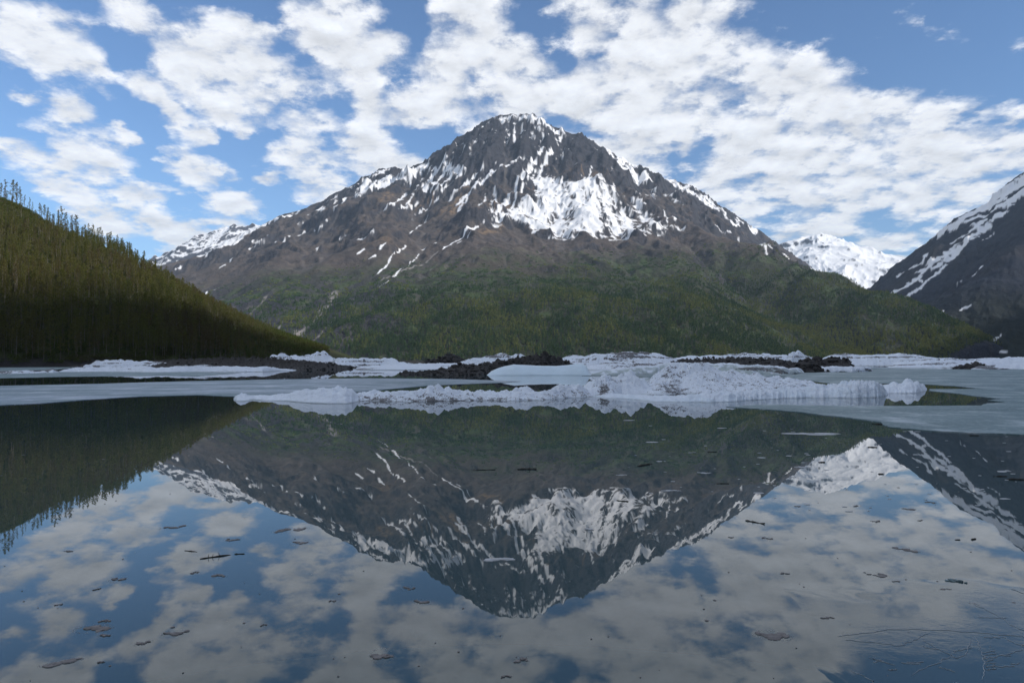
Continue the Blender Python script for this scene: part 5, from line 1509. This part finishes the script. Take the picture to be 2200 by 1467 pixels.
def specks():
    rng = np.random.default_rng(61)
    parts = []
    for i in range(120):
        py = 890 + (1467 - 890) * rng.uniform() ** 0.8; px = rng.uniform(-50, 2250)
        if px < 1500 and py < 960: continue
        x, y = on_lake(px, py)
        r = rng.lognormal(0, 0.5) * 1.1 / FPX * y
        parts.append(blob_piece(rng, x, y, r * 1.5, r * 1.2, rng.uniform(0, 3), 0.004))
    V, F = merge(parts)
    o = add_obj("floating_debris", new_mesh("floating_debris", V, F, smooth=False), SCUM)
    tag(o, "tiny dark specks scattered over the calm water", "debris", kind="stuff")
    parts = []
    for i in range(110):
        py = 900 + 200 * rng.uniform(); px = rng.uniform(1350, 2250)
        x, y = on_lake(px, py)
        r = rng.lognormal(0, 0.5) * 2.2 / FPX * y
        parts.append(blob_piece(rng, x, y, r * 2.0, r * 1.2, 0, 0.004))
    V, F = merge(parts)
    o = add_obj("frost_flakes", new_mesh("frost_flakes", V, F, smooth=False), FROST)
    tag(o, "tiny pale frost flakes on the water below the teal sheet", "frost", kind="stuff")


specks()


# skin of new ice in the lower right corner: clear, wrinkled, crossed by raised needles
def thin_ice():
    m = bpy.data.materials.new("new_ice_skin"); m.use_nodes = True
    t = NT(m.node_tree)
    pos = t.n('ShaderNodeNewGeometry').outputs['Position']
    n1 = t.noise(t.vec('MULTIPLY', pos, (7.0, 10.0, 1.0)), 1.0, 5.0, 0.65, 0.8)
    n2 = t.noise(pos, 38.0, 3.0, 0.6)
    far = t.vec('DISTANCE', t.vec('MULTIPLY', pos, (1.0, 0.8, 0.0)), (3.2, 3.2, 0.0))
    mask = t.math('MULTIPLY', t.ramp(t.noise(pos, 1.1, 3.0, 0.5), 0.40, 0.62), t.ramp(far, 1.7, 0.5))
    h = t.math('MULTIPLY', t.math('ADD', n1, t.math('MULTIPLY', n2, 0.35)), mask)
    b = t.n('ShaderNodeBump', {'Strength': 0.22, 'Distance': 0.006, 'Height': h})
    p = t.n('ShaderNodeBsdfPrincipled', {'Base Color': (0.032, 0.060, 0.067, 1), 'Roughness': 0.004, 'IOR': 1.45, 'Normal': b.outputs[0]})
    t.n('ShaderNodeOutputMaterial', {0: p.outputs[0]})
    gx = np.linspace(0.9, 4.6, 75); gy = np.linspace(2.9, 6.2, 65)
    X, Y = np.meshgrid(gx, gy)
    d = np.hypot((X - 3.2) / 1.75, (Y - 4.0) / 1.5) + 0.35 * fbm(X, Y, 4, 77)
    Z = 0.0026 - 0.006 * sstep(0.75, 1.1, d)            # thins out under the water all round
    o = add_obj("ice_skin", new_mesh("ice_skin", np.stack([X, Y, Z], -1).reshape(-1, 3), grid_faces(*X.shape)), m)
    tag(o, "clear wrinkled skin of new ice in the lower right corner", "ice sheet")
    rng = np.random.default_rng(71)
    lines = [[(1790, 1360), (1850, 1352), (1920, 1345), (2000, 1346), (2100, 1352), (2210, 1362)], [(1810, 1367), (1880, 1374), (1925, 1380), (1950, 1368), (1985, 1354)], [(2085, 1295), (2130, 1315), (2170, 1342), (2210, 1352)],
             [(1970, 1365), (2010, 1390), (2045, 1405), (2066, 1395), (2072, 1362)], [(2085, 1362), (2095, 1395), (2100, 1420), (2096, 1450)], [(2140, 1360), (2180, 1380), (2215, 1392)], [(2090, 1320), (2150, 1321)], [(1820, 1432), (1850, 1445), (1870, 1462)], [(2120, 1405), (2180, 1388)], [(1945, 1440), (2030, 1400)], [(2160, 1260), (2210, 1278)]]
    for k in range(7):
        y0 = 1390 + k * 6; lines.append([(2098 + k, y0 + 4), (2125 + 3 * math.sin(k), y0)])
    for k in range(16):
        x0 = rng.uniform(1850, 2200); y0 = rng.uniform(1360, 1462); l = rng.uniform(12, 45); s = rng.normal(0, 0.2)
        lines.append([(x0, y0), (x0 + l / 2, y0 + s * l / 2 + rng.normal(0, 1.5)), (x0 + l, y0 + s * l)])
    parts = []
    for L in lines:
        q = np.array([on_lake(*c) for c in L])
        s = np.linspace(0, len(q) - 1, max(4, int(len(q) * 5)))
        x = np.interp(s, np.arange(len(q)), q[:, 0]) + rng.normal(0, 0.006, len(s)); y = np.interp(s, np.arange(len(q)), q[:, 1]) + rng.normal(0, 0.006, len(s))
        r = 0.0019 * rng.uniform(0.6, 1.4, len(s)); r[0] = r[-1] = 0.0012
        parts.append(tube(np.stack([x, y, np.full(len(s), 0.0035)], 1), r, 4))
    V, F = merge(parts)
    nd = add_obj("needles", new_mesh("needles", V, F), FILM, parent=o)
    nd["kind"] = "stuff"


FILM = scum_mat("ice_needles", (0.16, 0.20, 0.23), (0.40, 0.44, 0.48), 0.3)
thin_ice()


# ------------------------------------------------------------------ the air of the valley
def haze():
    m = bpy.data.materials.new("valley_air"); m.use_nodes = True
    t = NT(m.node_tree)
    v = t.n('ShaderNodeVolumePrincipled', {'Color': (0.58, 0.77, 1.0, 1), 'Density': HAZE_DENSITY, 'Anisotropy': 0.0})
    t.n('ShaderNodeOutputMaterial', {'Volume': v.outputs[0]})
    x, y0, y1, z0, z1 = 9500.0, -4200.0, 11200.0, -1.0, 1640.0
    V = [(sx * x, y, z) for z in (z0, z1) for y in (y0, y1) for sx in (-1, 1)]
    F = [(0, 2, 3, 1), (4, 5, 7, 6), (0, 1, 5, 4), (2, 6, 7, 3), (0, 4, 6, 2), (1, 3, 7, 5)]
    me = new_mesh("haze", V, F, smooth=False)
    o = add_obj("haze", me, m)
    tag(o, "thin bluish valley haze over lake and mountains", "haze", kind="stuff")


HAZE_DENSITY = 0.00004
haze()
